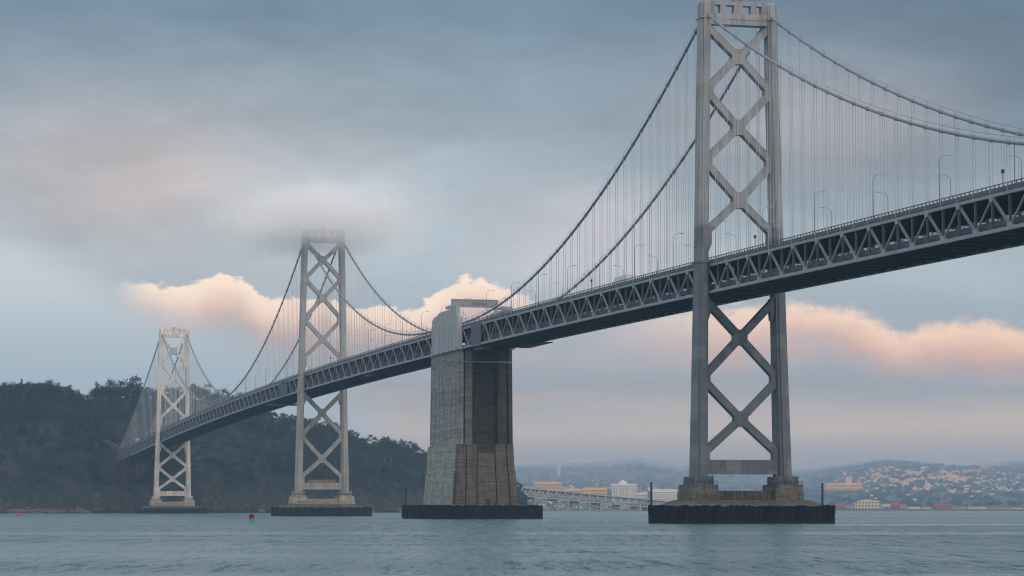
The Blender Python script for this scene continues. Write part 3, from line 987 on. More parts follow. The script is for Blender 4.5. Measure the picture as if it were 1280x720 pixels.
# ------------------------------------------------------------------ suspended spans
def make_span(label, sa, sb, npan):
    sp = thing('bridge_span', label, 'bridge span', P((sa + sb) / 2, 0, zb((sa + sb) / 2)))
    st = [sa + (sb - sa) * k / npan for k in range(npan + 1)]

    def sweep(b, t0, t1, z0, z1):
        b.loft([[P(s, t0, zb(s) + z0), P(s, t1, zb(s) + z0), P(s, t1, zb(s) + z1), P(s, t0, zb(s) + z1)] for s in st])

    b = MB()
    sweep(b, -9.3, 9.3, 9.35, 9.75)
    ud = b.build('upper_deck', M['deck'], sp)
    b = MB()
    for q in (-7.2, -4.8, -2.4, 0, 2.4, 4.8, 7.2):
        sweep(b, q - 0.2, q + 0.2, 8.75, 9.347)
    for s in st[1:-1]:
        b.box(s - 0.25, s + 0.25, -9.4, 9.4, zb(s) + 7.3, zb(s) + 8.747)
    b.build('floor_framing', M['soffit'], ud)
    b = MB()
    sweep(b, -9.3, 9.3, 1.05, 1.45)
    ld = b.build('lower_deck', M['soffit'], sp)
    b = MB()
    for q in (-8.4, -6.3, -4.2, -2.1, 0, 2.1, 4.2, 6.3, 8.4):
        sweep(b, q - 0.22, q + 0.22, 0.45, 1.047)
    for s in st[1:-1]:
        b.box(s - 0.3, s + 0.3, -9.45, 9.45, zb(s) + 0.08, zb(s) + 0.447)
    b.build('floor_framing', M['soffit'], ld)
    b = MB()
    for sg in (1, -1):
        a, c = sorted((sg * 8.5, sg * 8.85))
        sweep(b, a, c, 1.453, 2.9)
        for z in (3.1, 3.4):
            sweep(b, a + 0.1, c - 0.1, z, z + 0.14)
        for s in st[1:-1]:
            for ds in (0, 4.57):
                b.box(s + ds - 0.1, s + ds + 0.1, a + 0.08, c - 0.08, zb(s + ds) + 2.903, zb(s + ds) + 3.5)
    b.build('barrier', M['truss_shaded'], ld)
    for sg in (1, -1):
        b = MB()
        T = sg * TT
        sweep(b, T - 0.38, T + 0.38, 0.05, 0.9)
        sweep(b, T - 0.38, T + 0.38, 8.1, 8.9)
        # splice plates standing a little proud of the chords
        for k, s in enumerate(st):
            z = zb(s)
            if k % 2 == 1:
                b.prism([P(s + p, T - 0.45, z + q) for p, q in ((-1.1, 0.95), (-0.8, 1.8), (0.8, 1.8), (1.1, 0.95), (1.1, 0.05), (-1.1, 0.05))], P(0, 0.9, 0))
            else:
                b.prism([P(s + p, T - 0.45, z + q) for p, q in ((-1.1, 8.1), (-0.8, 7.2), (0.8, 7.2), (1.1, 8.1), (1.1, 8.9), (-1.1, 8.9))], P(0, 0.9, 0))
        tr = b.build('side_truss', M['chord'], sp)
        for k in range(npan):
            s0, s1 = st[k], st[k + 1]
            up = k % 2 == 1
            a = P(s0, T, zb(s0) + (1.0 if up else 8.05))
            c = P(s1, T, zb(s1) + (8.05 if up else 1.0))
            b = MB()
            if not up:
                b.bar(a, c, 0.30, 0.5, P(0, 1, 0))
            else:
                # laced member: two channels and zigzag lacing
                dirv = (c - a).normalized()
                nrm = dirv.cross(P(0, 1, 0)).normalized()
                for q in (-0.27, 0.27):
                    b.bar(a + nrm * q, c + nrm * q, 0.11, 0.4, P(0, 1, 0))
                nl = 9
                for j in range(nl):
                    p0 = a.lerp(c, j / nl) + nrm * (0.27 if j % 2 else -0.27)
                    p1 = a.lerp(c, (j + 1) / nl) + nrm * (-0.27 if j % 2 else 0.27)
                    b.bar(p0, p1, 0.07, 0.1, P(0, 1, 0))
            b.build('diagonal', M['truss'], tr)
            if True:
                b = MB()
                b.box(s0 - (0.22 if k else 0.0), s0 + (0.22 if k else 0.5), T - 0.3, T + 0.3, zb(s0) + 1.0, zb(s0) + 8.05)
                b.build('post', M['truss_shaded'], tr)
        # outer walkway fascia and railing of the roadway above
        b = MB()
        a, c = sorted((sg * 9.32, sg * 10.35))
        sweep(b, a, c, 9.0, 9.72)
        pf = b.build('edge_girder', M['fascia'], sp)
        b = MB()
        a, c = sorted((sg * 10.1, sg * 10.3))
        sweep(b, a, c, 9.725, 10.0)
        sweep(b, a, c, 10.55, RAIL)
        for s in st[:-1]:
            for ds in (0.3, 2.6, 4.9, 7.2):
                b.box(s + ds - 0.16, s + ds + 0.16, a + 0.02, c - 0.02, zb(s + ds) + 10.003, zb(s + ds) + 10.547)
        b.build('railing', M['fascia'], pf)
    return sp


make_span('near deck truss span running out of the right edge, from the nearest tower', -347.0, S3 - 0.2, 38)
make_span('deck truss span between the nearest tower and the concrete anchorage', S3 + 0.2, S4A - 1.0, 34)
make_span('deck truss span between the concrete anchorage and the foggy tower', S4B - 4.4, S5 - 0.2, 36)
make_span('long sagging deck truss span between the foggy tower and the cream tower', S5 + 0.2, S6 - 0.2, 76)
make_span('farthest deck truss span from the cream tower to the island', S6 + 0.2, S7, 40)
# deck over the anchorage
sp = thing('bridge_span', 'short closed deck piece resting on top of the concrete anchorage', 'bridge span', P(349, 0, zb(349)))
b = MB()
b.box(S4A - 0.9, S4B - 4.5, -10.3, 10.3, zb(349) + 8.6, zb(349) + 9.7)
b.build('upper_deck', M['fascia'], sp)
b = MB()
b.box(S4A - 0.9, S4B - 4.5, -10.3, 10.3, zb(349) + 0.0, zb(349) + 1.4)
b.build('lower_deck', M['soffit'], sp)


# ------------------------------------------------------------------ main cables and suspenders
def quad3(p):
    (x0, y0), (x1, y1), (x2, y2) = p

    def f(x):
        return (y0 * (x - x1) * (x - x2) / ((x0 - x1) * (x0 - x2)) + y1 * (x - x0) * (x - x2) / ((x1 - x0) * (x1 - x2)) +
                y2 * (x - x0) * (x - x1) / ((x2 - x0) * (x2 - x1)))
    return f


segs_a = [(-347.0, 0.0, lambda s: 72.5 + 6.58e-4 * (s + 352) ** 2, 38), (0.0, 322.0, lambda s: 81.9 + 6.95e-4 * (322 - s) ** 2, 34)]
cm = quad3([(711.4, 158.0), (893.0, 100.6), (1408.5, 148.4)])
cmid = quad3([(711.4, 158.0), (1050.0, 78.8), (1408.5, 148.4)])
segs_b = [(382.0, 711.4, lambda s: 82.4 + 6.98e-4 * (s - 382) ** 2, 36), (711.4, 1408.5, cmid, 76),
          (1408.5, 1752.0, quad3([(1408.5, 148.4), (1585.0, 97.5), (1752.0, 58.8)]), 38)]


def make_cable(label, segs, sg, step=1):
    T = sg * 10.06
    s0, z0 = segs[0][0], segs[0][2](segs[0][0])
    cb = thing('suspension_cable', label, 'suspension cable', P(s0, T, z0))
    pts = []
    hang = []
    for (a, c, f, n) in segs:
        for k in range(n + 1):
            s = a + (c - a) * k / n
            if not pts or s > pts[-1][1] + 0.1:
                pts.append((T, s, f(s)))
            if 0 < k < n or (k == 0 and a < 0):
                hang.append((s, f(s)))
    b = MB()
    b.tube([P(s, t, z) for t, s, z in pts], 0.43, 8)
    for s, z in hang:
        # band clamped round the cable
        i = min(range(len(pts)), key=lambda q: abs(pts[q][1] - s))
        p0, p1 = pts[max(i - 1, 0)], pts[min(i + 1, len(pts) - 1)]
        d = (P(p1[1], p1[0], p1[2]) - P(p0[1], p0[0], p0[2])).normalized()
        c = P(s, T, z)
        b.tube([c - d * 0.65, c + d * 0.65], 0.56, 8)
    b.build('main_cable', M['cable'], cb)
    b = MB()

    for o in (-0.38, 0.38):
        b.tube([P(s, t + o, z + 1.35) for t, s, z in pts], 0.035, 4)
    for s, z in hang:
        for o in (-0.38, 0.38):
            b.tube([P(s, T + o, z), P(s, T + o, z + 1.4)], 0.045, 4)
    b.build('hand_rope', M['cable'], cb)
    # suspenders: pairs of ropes down to the truss; the hundred nearest each on their own
    far = MB()
    nfar = 0
    for i, (s, z) in enumerate(hang):
        zl = zb(s) + 8.9
        if z - zl < 1.0:
            continue
        b = MB() if i < 100 else far
        for o in (-0.38, 0.38):
            b.tube([P(s, T + o, zl), P(s, T + o, z)], 0.075, 5, close=False)
        if i < 100:
            b.build('suspender', M['rope'], cb)
        else:
            nfar += 1
    if nfar:
        setting(far.build('suspender', M['rope'], cb), 'stuff')
    return cb


make_cable('near-side main cable over the nearest tower, ending at the concrete anchorage', segs_a, 1)
make_cable('far-side main cable over the nearest tower, behind its twin', segs_a, -1)
make_cable('near-side main cable from the anchorage over the foggy and cream towers', segs_b, 1)
make_cable('far-side main cable over the foggy and cream towers, behind its twin', segs_b, -1)


# ------------------------------------------------------------------ street lamps on the roadway
def lamp_proto():
    r = thing('street_lamp', 'lamp', 'street lamp', (0, 0, -500))
    b = MB()
    b.tube([(0, 0, 0), (0, 0, 5), (0, 0, 9.6), (0.12, 0, 10.6), (0.5, 0, 11.2)], [0.13, 0.11, 0.085, 0.075, 0.07], 6)
    b.build('pole', M['lamp'], r, origin=(0, 0, 0))
    b = MB()
    b.tube([(0.5, 0, 11.2), (1.3, 0, 11.55), (2.6, 0, 11.7)], [0.07, 0.06, 0.055], 5)
    b.build('arm', M['lamp'], r, origin=(0, 0, 0))
    b = MB()
    b.hexa([(2.5, -0.2, 11.55), (3.5, -0.16, 11.6), (3.5, 0.16, 11.6), (2.5, 0.2, 11.55), (2.5, -0.16, 11.82), (3.4, -0.1, 11.8), (3.4, 0.1, 11.8), (2.5, 0.16, 11.82)])
    b.build('lamp_head', M['lamp_head'], r, origin=(0, 0, 0))
    return r


LAMP = lamp_proto()
zones = [(-400, 0, 'right of the nearest tower'), (0, 349, 'between nearest tower and anchorage'), (349, 711, 'between anchorage and foggy tower'),
         (711, 1408, 'between foggy and cream towers'), (1408, 1800, 'beyond the cream tower')]
first = True
for side, off in ((1, -213.0), (-1, -216.0)):
    s = off - 82
    while s < 1745:
        ok = all(abs(s - q) > 6 for q in (S3, S5, S6)) and not (S4A - 6 < s < S4B - 4 and False)
        if ok:
            zn = next(z for z in zones if z[0] <= s < z[1])
            where = 'near edge' if side > 0 else 'far edge'
            lab = 'curved street lamp on the deck\'s %s, %s' % (where, zn[2])
            grp = 'street lamps on the %s %s' % (where, zn[2])
            loc, rz = P(s, side * 9.9, zb(s) + 9.72), (0.0 if side > 0 else pi)
            if first:
                LAMP.location, LAMP.rotation_euler = loc, (0, 0, rz)
                LAMP['label'], LAMP['group'] = lab, grp
                first = False
            else:
                dup(LAMP, loc, rz, label=lab, group=grp)
        s += 41.1

# ------------------------------------------------------------------ small things on and under the deck
def mast(s, label, h=5.0):
    r = thing('equipment_mast', label, 'mast', P(s, 10.5, zb(s) + 10))
    b = MB()
    b.tube([P(s, 10.5, zb(s) + 9.0), P(s, 10.5, zb(s) + 10 + h)], 0.11, 6)
    b.build('pole', M['lamp'], r)
    b = MB()
    b.box(s - 0.3, s + 0.3, 10.25, 10.8, zb(s) + 10 + h - 0.75, zb(s) + 10 + h + 0.1)
    b.build('cabinet', M['black'], r)


mast(-208, 'thin mast with a dark box on the deck near the right edge', 3.6)
mast(-44, 'mast with a dark box between the legs of the nearest tower', 3.6)
mast(124, 'thin mast with a dark box on the deck edge between near tower and anchorage', 3.6)
mast(628, 'thin mast with a dark box on the deck edge beside the foggy tower', 3.6)

r = thing('roadwork_sign', 'orange sign on the lower deck just right of the nearest tower', 'sign', P(-23, 8.9, zb(-23) + 3.3))
b = MB()
c = P(-22, 9.4, zb(-22) + 5.4)
b.prism([c + P(-1.1, 0, 0), c + P(0, 0, 1.1), c + P(1.1, 0, 0), c + P(0, 0, -1.1)], P(0, 0.15, 0))
b.build('panel', M['orange'], r)
b = MB()
b.tube([P(-22, 9.35, zb(-22) + 2.5), P(-22, 9.35, zb(-22) + 5.4)], 0.09, 5)
b.build('pole', M['lamp'], r)


def netting(s0, s1, label):
    z = zb(s0)
    b = MB()
    n = 7
    for k in range(n):
        a, c = lerp(s0, s1, k / n), lerp(s0, s1, (k + 1) / n)
        b.loft([[P(a, 10.45 + 0.12 * (k % 2), zb(a) + 0.8), P(a, 10.6 + 0.12 * (k % 2), zb(a) + 0.8), P(a, 10.6 + 0.12 * (k % 2), zb(a) + 8.6), P(a, 10.45 + 0.12 * (k % 2), zb(a) + 8.6)],
                [P(c, 10.45 + 0.12 * ((k + 1) % 2), zb(c) + 0.8), P(c, 10.6 + 0.12 * ((k + 1) % 2), zb(c) + 0.8), P(c, 10.6 + 0.12 * ((k + 1) % 2), zb(c) + 8.6), P(c, 10.45 + 0.12 * ((k + 1) % 2), zb(c) + 8.6)]], cap=(k in (0, n - 1)))
    tag(b.build('netting_screen', M['netting'], origin=P(s0, 10.5, z)), label, 'netting')


netting(287, 304, 'grey netting hung over the side truss just right of the anchorage')
netting(769, 796, 'dark netting hung over the side truss just left of the foggy tower')


def traveller(s0, s1, t0, t1, drop, label):
    z = min(zb(s0), zb(s1))
    r = thing('maintenance_traveller', label, 'work platform', P((s0 + s1) / 2, (t0 + t1) / 2, z - drop))
    b = MB()
    b.box(s0, s1, t0, t1, z - drop, z - drop + 0.35)
    b.build('platform', M['fascia'], r)
    b = MB()
    for q in (s0 + 0.4, (s0 + s1) / 2, s1 - 0.4):
        for tq in (t0 + 0.3, t1 - 0.3):
            b.tube([P(q, tq, z - drop + 0.3), P(q, tq, z - 0.1)], 0.09, 5)
    b.build('hanger', M['fascia'], r)
    b = MB()
    for tq in (t0 + 0.06, t1 - 0.06):
        b.tube([P(s0, tq, z - drop + 1.2), P(s1, tq, z - drop + 1.2)], 0.06, 4)
    b.build('guard_rail', M['fascia'], r)


traveller(252, 289, -10.4, -6.0, 1.0, 'maintenance platform slung under the far edge of the deck right of the anchorage')
traveller(284, 300, 7.0, 10.6, 1.7, 'maintenance platform slung under the deck just right of the anchorage')
traveller(830, 850, -10, 10.4, 2.0, 'maintenance platform slung under the deck left of the foggy tower')
traveller(520, 534, 7.5, 10.6, 1.6, 'maintenance platform slung under the deck between anchorage and foggy tower')

# vehicles peeping over the parapet
def vehicle(s, t, z, label, L=11.0, h=3.9, w=2.5, name='truck', cat='truck'):
    r = thing(name, label, cat, P(s, t, z))
    b = MB()
    b.box(s - L / 2, s + L / 2 - 2.6, t - w / 2, t + w / 2, z + 1.0, z + h)
    b.build('cargo_box', M['white'], r)
    b = MB()
    b.prism([P(s + q, t - w / 2 + 0.05, z + k) for q, k in ((L / 2 - 2.5, 0.7), (L / 2, 0.7), (L / 2, 1.8), (L / 2 - 0.7, 2.9), (L / 2 - 2.5, 2.9))], P(0, w - 0.1, 0))
    b.build('cab', M['white'], r)
    for q in (-L / 2 + 1.5, L / 2 - 1.4):
        for tq in (t - w / 2, t + w / 2 - 0.3):
            b = MB()
            b.tube([P(s + q, tq, z + 0.5), P(s + q, tq + 0.3, z + 0.5)], 0.5, 12)
            b.build('wheel', M['black'], r)


vehicle(1610, 7.5, zb(1610) + 9.76, 'white box truck on the upper deck beyond the cream tower')
vehicle(110, 3.5, zb(110) + 9.76, 'long pale trailer truck on the upper deck between nearest tower and anchorage', 17, 4.0)
vehicle(1290, 7.0, zb(1290) + 9.76, 'white box truck on the upper deck to the right of the cream tower', 9, 3.6)


# ------------------------------------------------------------------ poles, buoys, bird
def pole(s, t, z0, z1, label):
    r = thing('marker_pole', label, 'pole', P(s, t, z0))
    b = MB()
    b.tube([P(s, t, z0), P(s, t, z1)], [0.34, 0.30], 8)
    b.build('shaft', M['black'], r)
    b = MB()
    b.tube([P(s, t, z1), P(s, t, z1 + 0.35), P(s, t, z1 + 0.6)], [0.36, 0.36, 0.12], 8)
    b.build('cap', M['black'], r)


pole(13.3, 23.8, 4.0, 11.8, 'thin black pole on the left end of the nearest black fender')
pole(-13.3, -20.9, 4.0, 11.4, 'thin black pole on the right end of the nearest black fender')
pole(386.3, 20.5, 4.0, 12.8, 'thin dark pole on the left end of the anchorage fender')


def make_buoys():
    x, y = survey(317, 770)
    r = thing('channel_buoy', 'tilted green can buoy with a red band, floating left of the anchorage', 'buoy', (x, y, 0))
    ax = Vector((-0.12, 0.05, 1)).normalized()
    c = Vector((x, y, 0))
    for nm, a, d, rad, mt in (('lower_body', -0.5, 1.0, 0.78, 'green'), ('red_band', 1.0, 1.75, 0.74, 'red'), ('upper_body', 1.75, 2.6, 0.74, 'black')):
        b = MB()
        b.tube([c + ax * a, c + ax * d], rad, 14)
        b.build(nm, M[mt], r)
    b = MB()
    b.tube([c + ax * 2.6, c + ax * 2.85], [0.3, 0.25], 8)
    b.build('lantern', M['black'], r)
    x, y = survey(26, 1500)
    c = Vector((x, y, 0))
    r = thing('mooring_buoy', 'small red buoy floating off the island at far left', 'buoy', (x, y, 0))
    b = MB()
    b.tube([c + Vector((0, 0, -0.5)), c + Vector((0, 0, 0.3)), c + Vector((0, 0, 1.0)), c + Vector((0, 0, 1.5))], [1.0, 1.3, 1.1, 0.4], 12)
    b.build('float', M['red'], r, smooth=True)
    b = MB()
    b.tube([c + Vector((0, 0, 1.4)), c + Vector((0, 0, 2.1))], 0.15, 6)
    b.build('ring', M['black'], r)


make_buoys()


def make_bird():
    dist = 1150
    x, y = survey(530, dist)
    z = alt(320, dist)
    c = Vector((x, y, z))
    R = Matrix.Rotation(-HEAD, 3, 'Z')
    bb = MB()
    bb.tube([c + R @ Vector(q) for q in ((-0.32, 0, -0.02), (-0.2, 0, 0), (0, 0, 0), (0.2, 0, 0.02), (0.33, 0, 0.03))], [0.02, 0.07, 0.1, 0.07, 0.015], 8)
    for w in (1, -1):
        q = [(-0.12, 0.03 * w, 0.05), (0.1, 0.03 * w, 0.05), (0.12, 0.35 * w, 0.3), (0.0, 0.75 * w, 0.22), (-0.1, 0.35 * w, 0.28)]
        bb.prism([c + R @ Vector((p[1] * 0.9, p[0], p[2])) for p in q], R @ Vector((0, 0, 0.025)))
    tag(bb.build('gull', M['bird'], origin=c), 'small dark gull gliding in front of the clouds', 'bird')


make_bird()


# ------------------------------------------------------------------ the wooded island
RIDGE = [(-260, 492), (0, 499), (60, 498), (95, 505), (112, 513), (128, 500), (160, 498), (200, 504), (262, 505), (300, 514), (345, 533), (400, 543),
         (440, 556), (465, 565), (490, 566), (515, 575), (530, 579), (560, 588), (600, 602), (636, 620), (652, 634), (668, 642)]
SHORE = [(-260, 2300), (60, 2290), (150, 2330), (200, 2370), (260, 2390), (330, 2450), (430, 2600), (530, 2720), (668, 2800)]


def island(bg, u):
    """bearing, 0..1 from the shore to the ridge (past 1: behind it) -> distance, height"""
    d0 = interp(bg, SHORE)
    wid = 330 if bg < 300 else lerp(330, 260, min(1, (bg - 300) / 250))
    d = d0 + wid * u
    zr = max(alt(interp(bg, RIDGE), d0 + wid), -1)
    steep = sstep(0, 0.09, u)
    prof = 0.20 * steep + 0.80 * min(u, 1) ** 0.85
    if bg < 190:                      # front knoll below the left-hand ridge
        k = sstep(190, 120, bg)
        prof = lerp(prof, 0.16 * steep + 0.62 * sstep(0.0, 0.42, u) - 0.06 * sstep(0.42, 0.55, u) + 0.28 * sstep(0.6, 1.0, u), k)
    if u > 1:
        prof *= 1 - 0.25 * (u - 1) ** 1.5
    x, y = survey(bg, d)
    n = mnoise.fractal(Vector((x / 60, y / 60, 0.3)), 1.0, 2.0, 5) * 5.5 * steep + abs(mnoise.noise(Vector((x / 14, y / 14, 2)))) * 5 * sstep(0, .03, u) * sstep(.28, .1, u)
    # the cutting where the bridge lands: low ground in front, a steep face behind
    k = sstep(95, 130, bg) * sstep(235, 190, bg)
    cut = 0.20 * steep + 0.02 * u + 0.55 * sstep(0.50, 0.74, u) + 0.25 * sstep(0.74, 1.0, u)
    prof = lerp(prof, cut if u <= 1 else prof, k)
    z = zr * prof + n * min(1, zr / 30)
    if u <= 0.001:
        z = -1.5
    return x, y, z


def mat_island():
    m, t, p = new_mat("island scrub and rock")
    tc = t.node('ShaderNodeTexCoord')
    o = tc.outputs['Object']
    sp = t.node('ShaderNodeSeparateXYZ')
    t.l.new(o, sp.inputs[0])
    n = t.noise(o, 0.03, 6, 0.65)
    n2 = t.noise(o, 0.22, 5, 0.7)
    c = t.mix(t.smooth(n, 0.4, 0.62), (0.018, 0.030, 0.029, 1), (0.044, 0.043, 0.040, 1))
    c = t.mix(t.m('MULTIPLY', t.smooth(n2, 0.5, 0.68), 0.6), c, (0.016, 0.020, 0.015, 1))
    rock = t.mix(t.smooth(n2, 0.38, 0.66), (0.030, 0.024, 0.021, 1), (0.125, 0.088, 0.072, 1))
    n5 = t.noise(t.vscale(o, (1, 1, 0.35)), 0.07, 6, 0.7)
    rm = t.m('MULTIPLY', t.smooth(t.m('ADD', sp.outputs[2], t.m('MULTIPLY', t.m('SUBTRACT', n5, 0.5), -150.0)), 22.0, 2.0), 0.85)
    c = t.mix(rm, c, rock)
    c = t.mix(t.smooth(sp.outputs[2], 2.2, 1.0), c, (0.022, 0.02, 0.018, 1))
    t.l.new(c, p.inputs['Base Color'])
    p.inputs['Roughness'].default_value = 0.95
    p.inputs['Specular IOR Level'].default_value = 0.1
    b = t.node('ShaderNodeBump')
    b.inputs['Distance'].default_value = 3.0
    t.l.new(n2, b.inputs['Height'])
    t.l.new(b.outputs[0], p.inputs['Normal'])
    return m


def make_island():
    b = MB()
    nb, nu = 230, 60
    for i in range(nb + 1):
        bg = lerp(-260, 668, i / nb)
        for j in range(nu + 1):
            u = 1.7 * (j / nu) ** 1.4
            b.v.append(Vector(island(bg, u)))
    for i in range(nb):
        for j in range(nu):
            a = i * (nu + 1) + j
            b.f.append((a, a + nu + 1, a + nu + 2, a + 1))
    o = b.build('island_terrain', mat_island(), smooth=True)
    setting(o)


make_island()


# ------------------------------------------------------------------ trees
def tree_proto(kind, seed):
    """kind: round, spire, open"""
    rnd = random.Random(seed)
    H = 1.0
    tr = MB()
    tr.tube([(0, 0, -0.12), (0.01, 0, 0.2), (0.0, 0.015, 0.5), (0.01, 0, 0.8)], [0.030, 0.024, 0.016, 0.006], 6)
    clumps = []
    if kind == 'spire':
        for k in range(16):
            z = rnd.uniform(0.2, 1.0)
            r = 0.20 * (1.06 - z) + 0.015
            a = rnd.uniform(0, 2 * pi)
            clumps.append((Vector((cos(a) * r * 0.8, sin(a) * r * 0.8, z)), 0.10 * (1.25 - z)))
    else:
        nl = 15 if kind == 'round' else 13
        for k in range(nl):
            a = 2 * pi * k / nl * 2.4 + rnd.uniform(-.4, .4)
            z = rnd.uniform(0.22, 0.88) if kind == 'round' else rnd.uniform(0.42, 0.93)
            rr = sqrt(max(0.02, 1 - ((z - 0.5) / 0.5) ** 2)) * rnd.uniform(0.18, 0.42)
            c = Vector((cos(a) * rr, sin(a) * rr, z))
            clumps.append((c, rnd.uniform(0.13, 0.2) if kind == 'round' else rnd.uniform(0.09, 0.16)))
            tr.tube([(0, 0, max(0.1, z - 0.3)), tuple(c * 0.6 + Vector((0, 0, z * 0.35))), tuple(c)], [0.014, 0.009, 0.004], 4)
    lf = MB()
    per = 44 if kind != 'spire' else 34
    for c, r in clumps:
        for _ in range(per):
            d = Vector((rnd.gauss(0, 1), rnd.gauss(0, 1), rnd.gauss(0, 0.8)))
            d = d.normalized() * (rnd.random() ** 0.4) * r
            p = c + d
            s = rnd.uniform(0.020, 0.042)
            n = (d.normalized() + Vector((rnd.uniform(-.7, .7), rnd.uniform(-.7, .7), rnd.uniform(-.2, .8)))).normalized()
            e = n.cross(Vector((0.3, 0.2, 1))).normalized()
            g = n.cross(e)
            lf.add([p + e * s, p + g * s * 0.8, p - e * s, p - g * s * 0.8], [(0, 1, 2, 3)])
    return tr, lf


KINDS = {'round': ('leaf', 'bushy_tree', 'round dark bushy tree', 'tree'),
         'spire': ('leaf', 'conifer_tree', 'narrow dark conifer', 'tree'),
         'open': ('leaf_euc', 'eucalyptus_tree', 'loose grey-green eucalyptus', 'tree'),
         'scrub': ('leaf_brown', 'brush_shrub', 'low brownish brush', 'shrub')}
PROTO = {}
RAWLEAF = {}
for kd, ns in (('round', 4), ('spire', 2), ('open', 4), ('scrub', 2)):
    PROTO[kd] = []
    RAWLEAF[kd] = []
    for q in range(ns):
        tr, lf = tree_proto('round' if kd == 'scrub' else kd, 11 * q + len(kd))
        PROTO[kd].append((tr.mesh('trunk', M['trunk']), lf.mesh('crown', M[KINDS[kd][0]])))
        RAWLEAF[kd].append(lf)


def zone_of(bg, u):
    if bg < 118 and u < 0.62:
        return 'on the knoll at far left'
    if bg < 118:
        return 'along the ridge at far left'
    if bg < 205:
        return 'on the slope left of the cream tower'
    if bg < 300:
        return 'on the slope right of the cream tower'
    if bg < 400:
        return 'on the slope left of the foggy tower'
    if bg < 545:
        return 'on the slope between foggy tower and anchorage'
    return 'on the point behind the anchorage'


def plant_tree(kd, bg, u, h, rnd, sink=0.5):
    x, y, z = island(bg, u)
    q = rnd.randrange(len(PROTO[kd]))
    nm, lab = KINDS[kd][1], KINDS[kd][2]
    zn = zone_of(bg, u)
    r = thing(nm, '%s %s' % (lab, zn), KINDS[kd][3], (x, y, z - sink), '%s %s' % (nm.replace('_', ' ') + 's', zn), rnd.uniform(0, 6.28))
    w = h * rnd.uniform(0.85, 1.25) if kd != 'spire' else h * rnd.uniform(0.8, 1.0)
    if kd == 'scrub':
        w = h * 1.8
    r.scale = (w, w, h)
    for k, n in ((0, 'trunk'), (1, 'crown')):
        o = D.objects.new(n, PROTO[kd][q][k])
        C.objects.link(o)
        o.parent = r


def make_trees():
    rnd = random.Random(5)
    spots = []
    # the skyline first
    bg = -60
    while bg < 655:
        u = rnd.uniform(0.9, 1.06)
        kd = 'round'
        h = rnd.uniform(14, 20)
        if 75 < bg < 120 and rnd.random() < 0.5 or 20 < bg < 75 and rnd.random() < 0.2:
            kd, h = 'spire', rnd.uniform(16, 22)
        if bg > 330:
            kd = 'open' if rnd.random() < 0.75 else 'round'
            h = rnd.uniform(15, 23)
        if 104 < bg < 120:
            bg += 6
            continue
        if 120 < bg < 165:
            h = rnd.uniform(20, 26)
        spots.append((kd, bg, u, h))
        bg += rnd.uniform(4.5, 8)
    n = 0
    while n < 3200:
        bg = rnd.uniform(-40, 652)
        u = rnd.uniform(0.06, 1.0)
        n += 1
        brown = (225 < bg < 345 and u < 0.75) or (400 < bg < 540 and u < 0.35) or (bg < 115 and u < 0.2)
        if brown:
            if rnd.random() < 0.45:
                spots.append(('scrub', bg, u, rnd.uniform(3, 6)))
            elif rnd.random() < 0.2:
                spots.append(('open', bg, u, rnd.uniform(8, 12)))
            continue
        if u < 0.12 and rnd.random() < 0.8:
            continue
        if bg < 125:
            kd = 'scrub' if (u < 0.5 and rnd.random() < 0.4) else 'round'
            h = rnd.uniform(6, 10) if u < 0.55 else rnd.uniform(11, 17)
        elif bg < 300:
            kd = rnd.choice(('round', 'round', 'scrub', 'open'))
            h = rnd.uniform(7, 14)
        else:
            kd = rnd.choice(('open', 'open', 'round'))
            h = rnd.uniform(10, 17)
        if kd == 'scrub':
            h = rnd.uniform(3.5, 6.5)
        spots.append((kd, bg, u, h))
    # a clear strip where the deck lands
    spots = [q for q in spots if not (128 < q[1] < 182 and 0.05 < q[2] < 0.62 and q[3] > 6)]
    big = sorted(range(len(spots)), key=lambda i: -spots[i][3] * (0.4 if spots[i][0] == 'scrub' else 1) / island(spots[i][1], spots[i][2])[1])
    chosen = set(big[:285])
    stuff = {}
    for i, (kd, bg, u, h) in enumerate(spots):
        if i in chosen:
            plant_tree(kd, bg, u, h, rnd)
        else:
            x, y, z = island(bg, u)
            lf = rnd.choice(RAWLEAF[kd])
            a = rnd.uniform(0, 6.28)
            w = h * (1.8 if kd == 'scrub' else 1.05)
            R = Matrix.Rotation(a, 3, 'Z')
            mb = stuff.setdefault(kd, MB())
            off = Vector((x, y, z - 0.5))
            mb.add([R @ Vector((p.x * w, p.y * w, p.z * h)) + off for p in lf.v], lf.f)
    for kd, mb in stuff.items():
        me = mb.mesh('undergrowth', M[KINDS[kd][0]])
        o = D.objects.new({'round': 'dark_woodland', 'spire': 'conifer_woodland', 'open': 'eucalyptus_woodland', 'scrub': 'brush_undergrowth'}[kd], me)
        C.objects.link(o)
        setting(o, 'stuff')


make_trees()


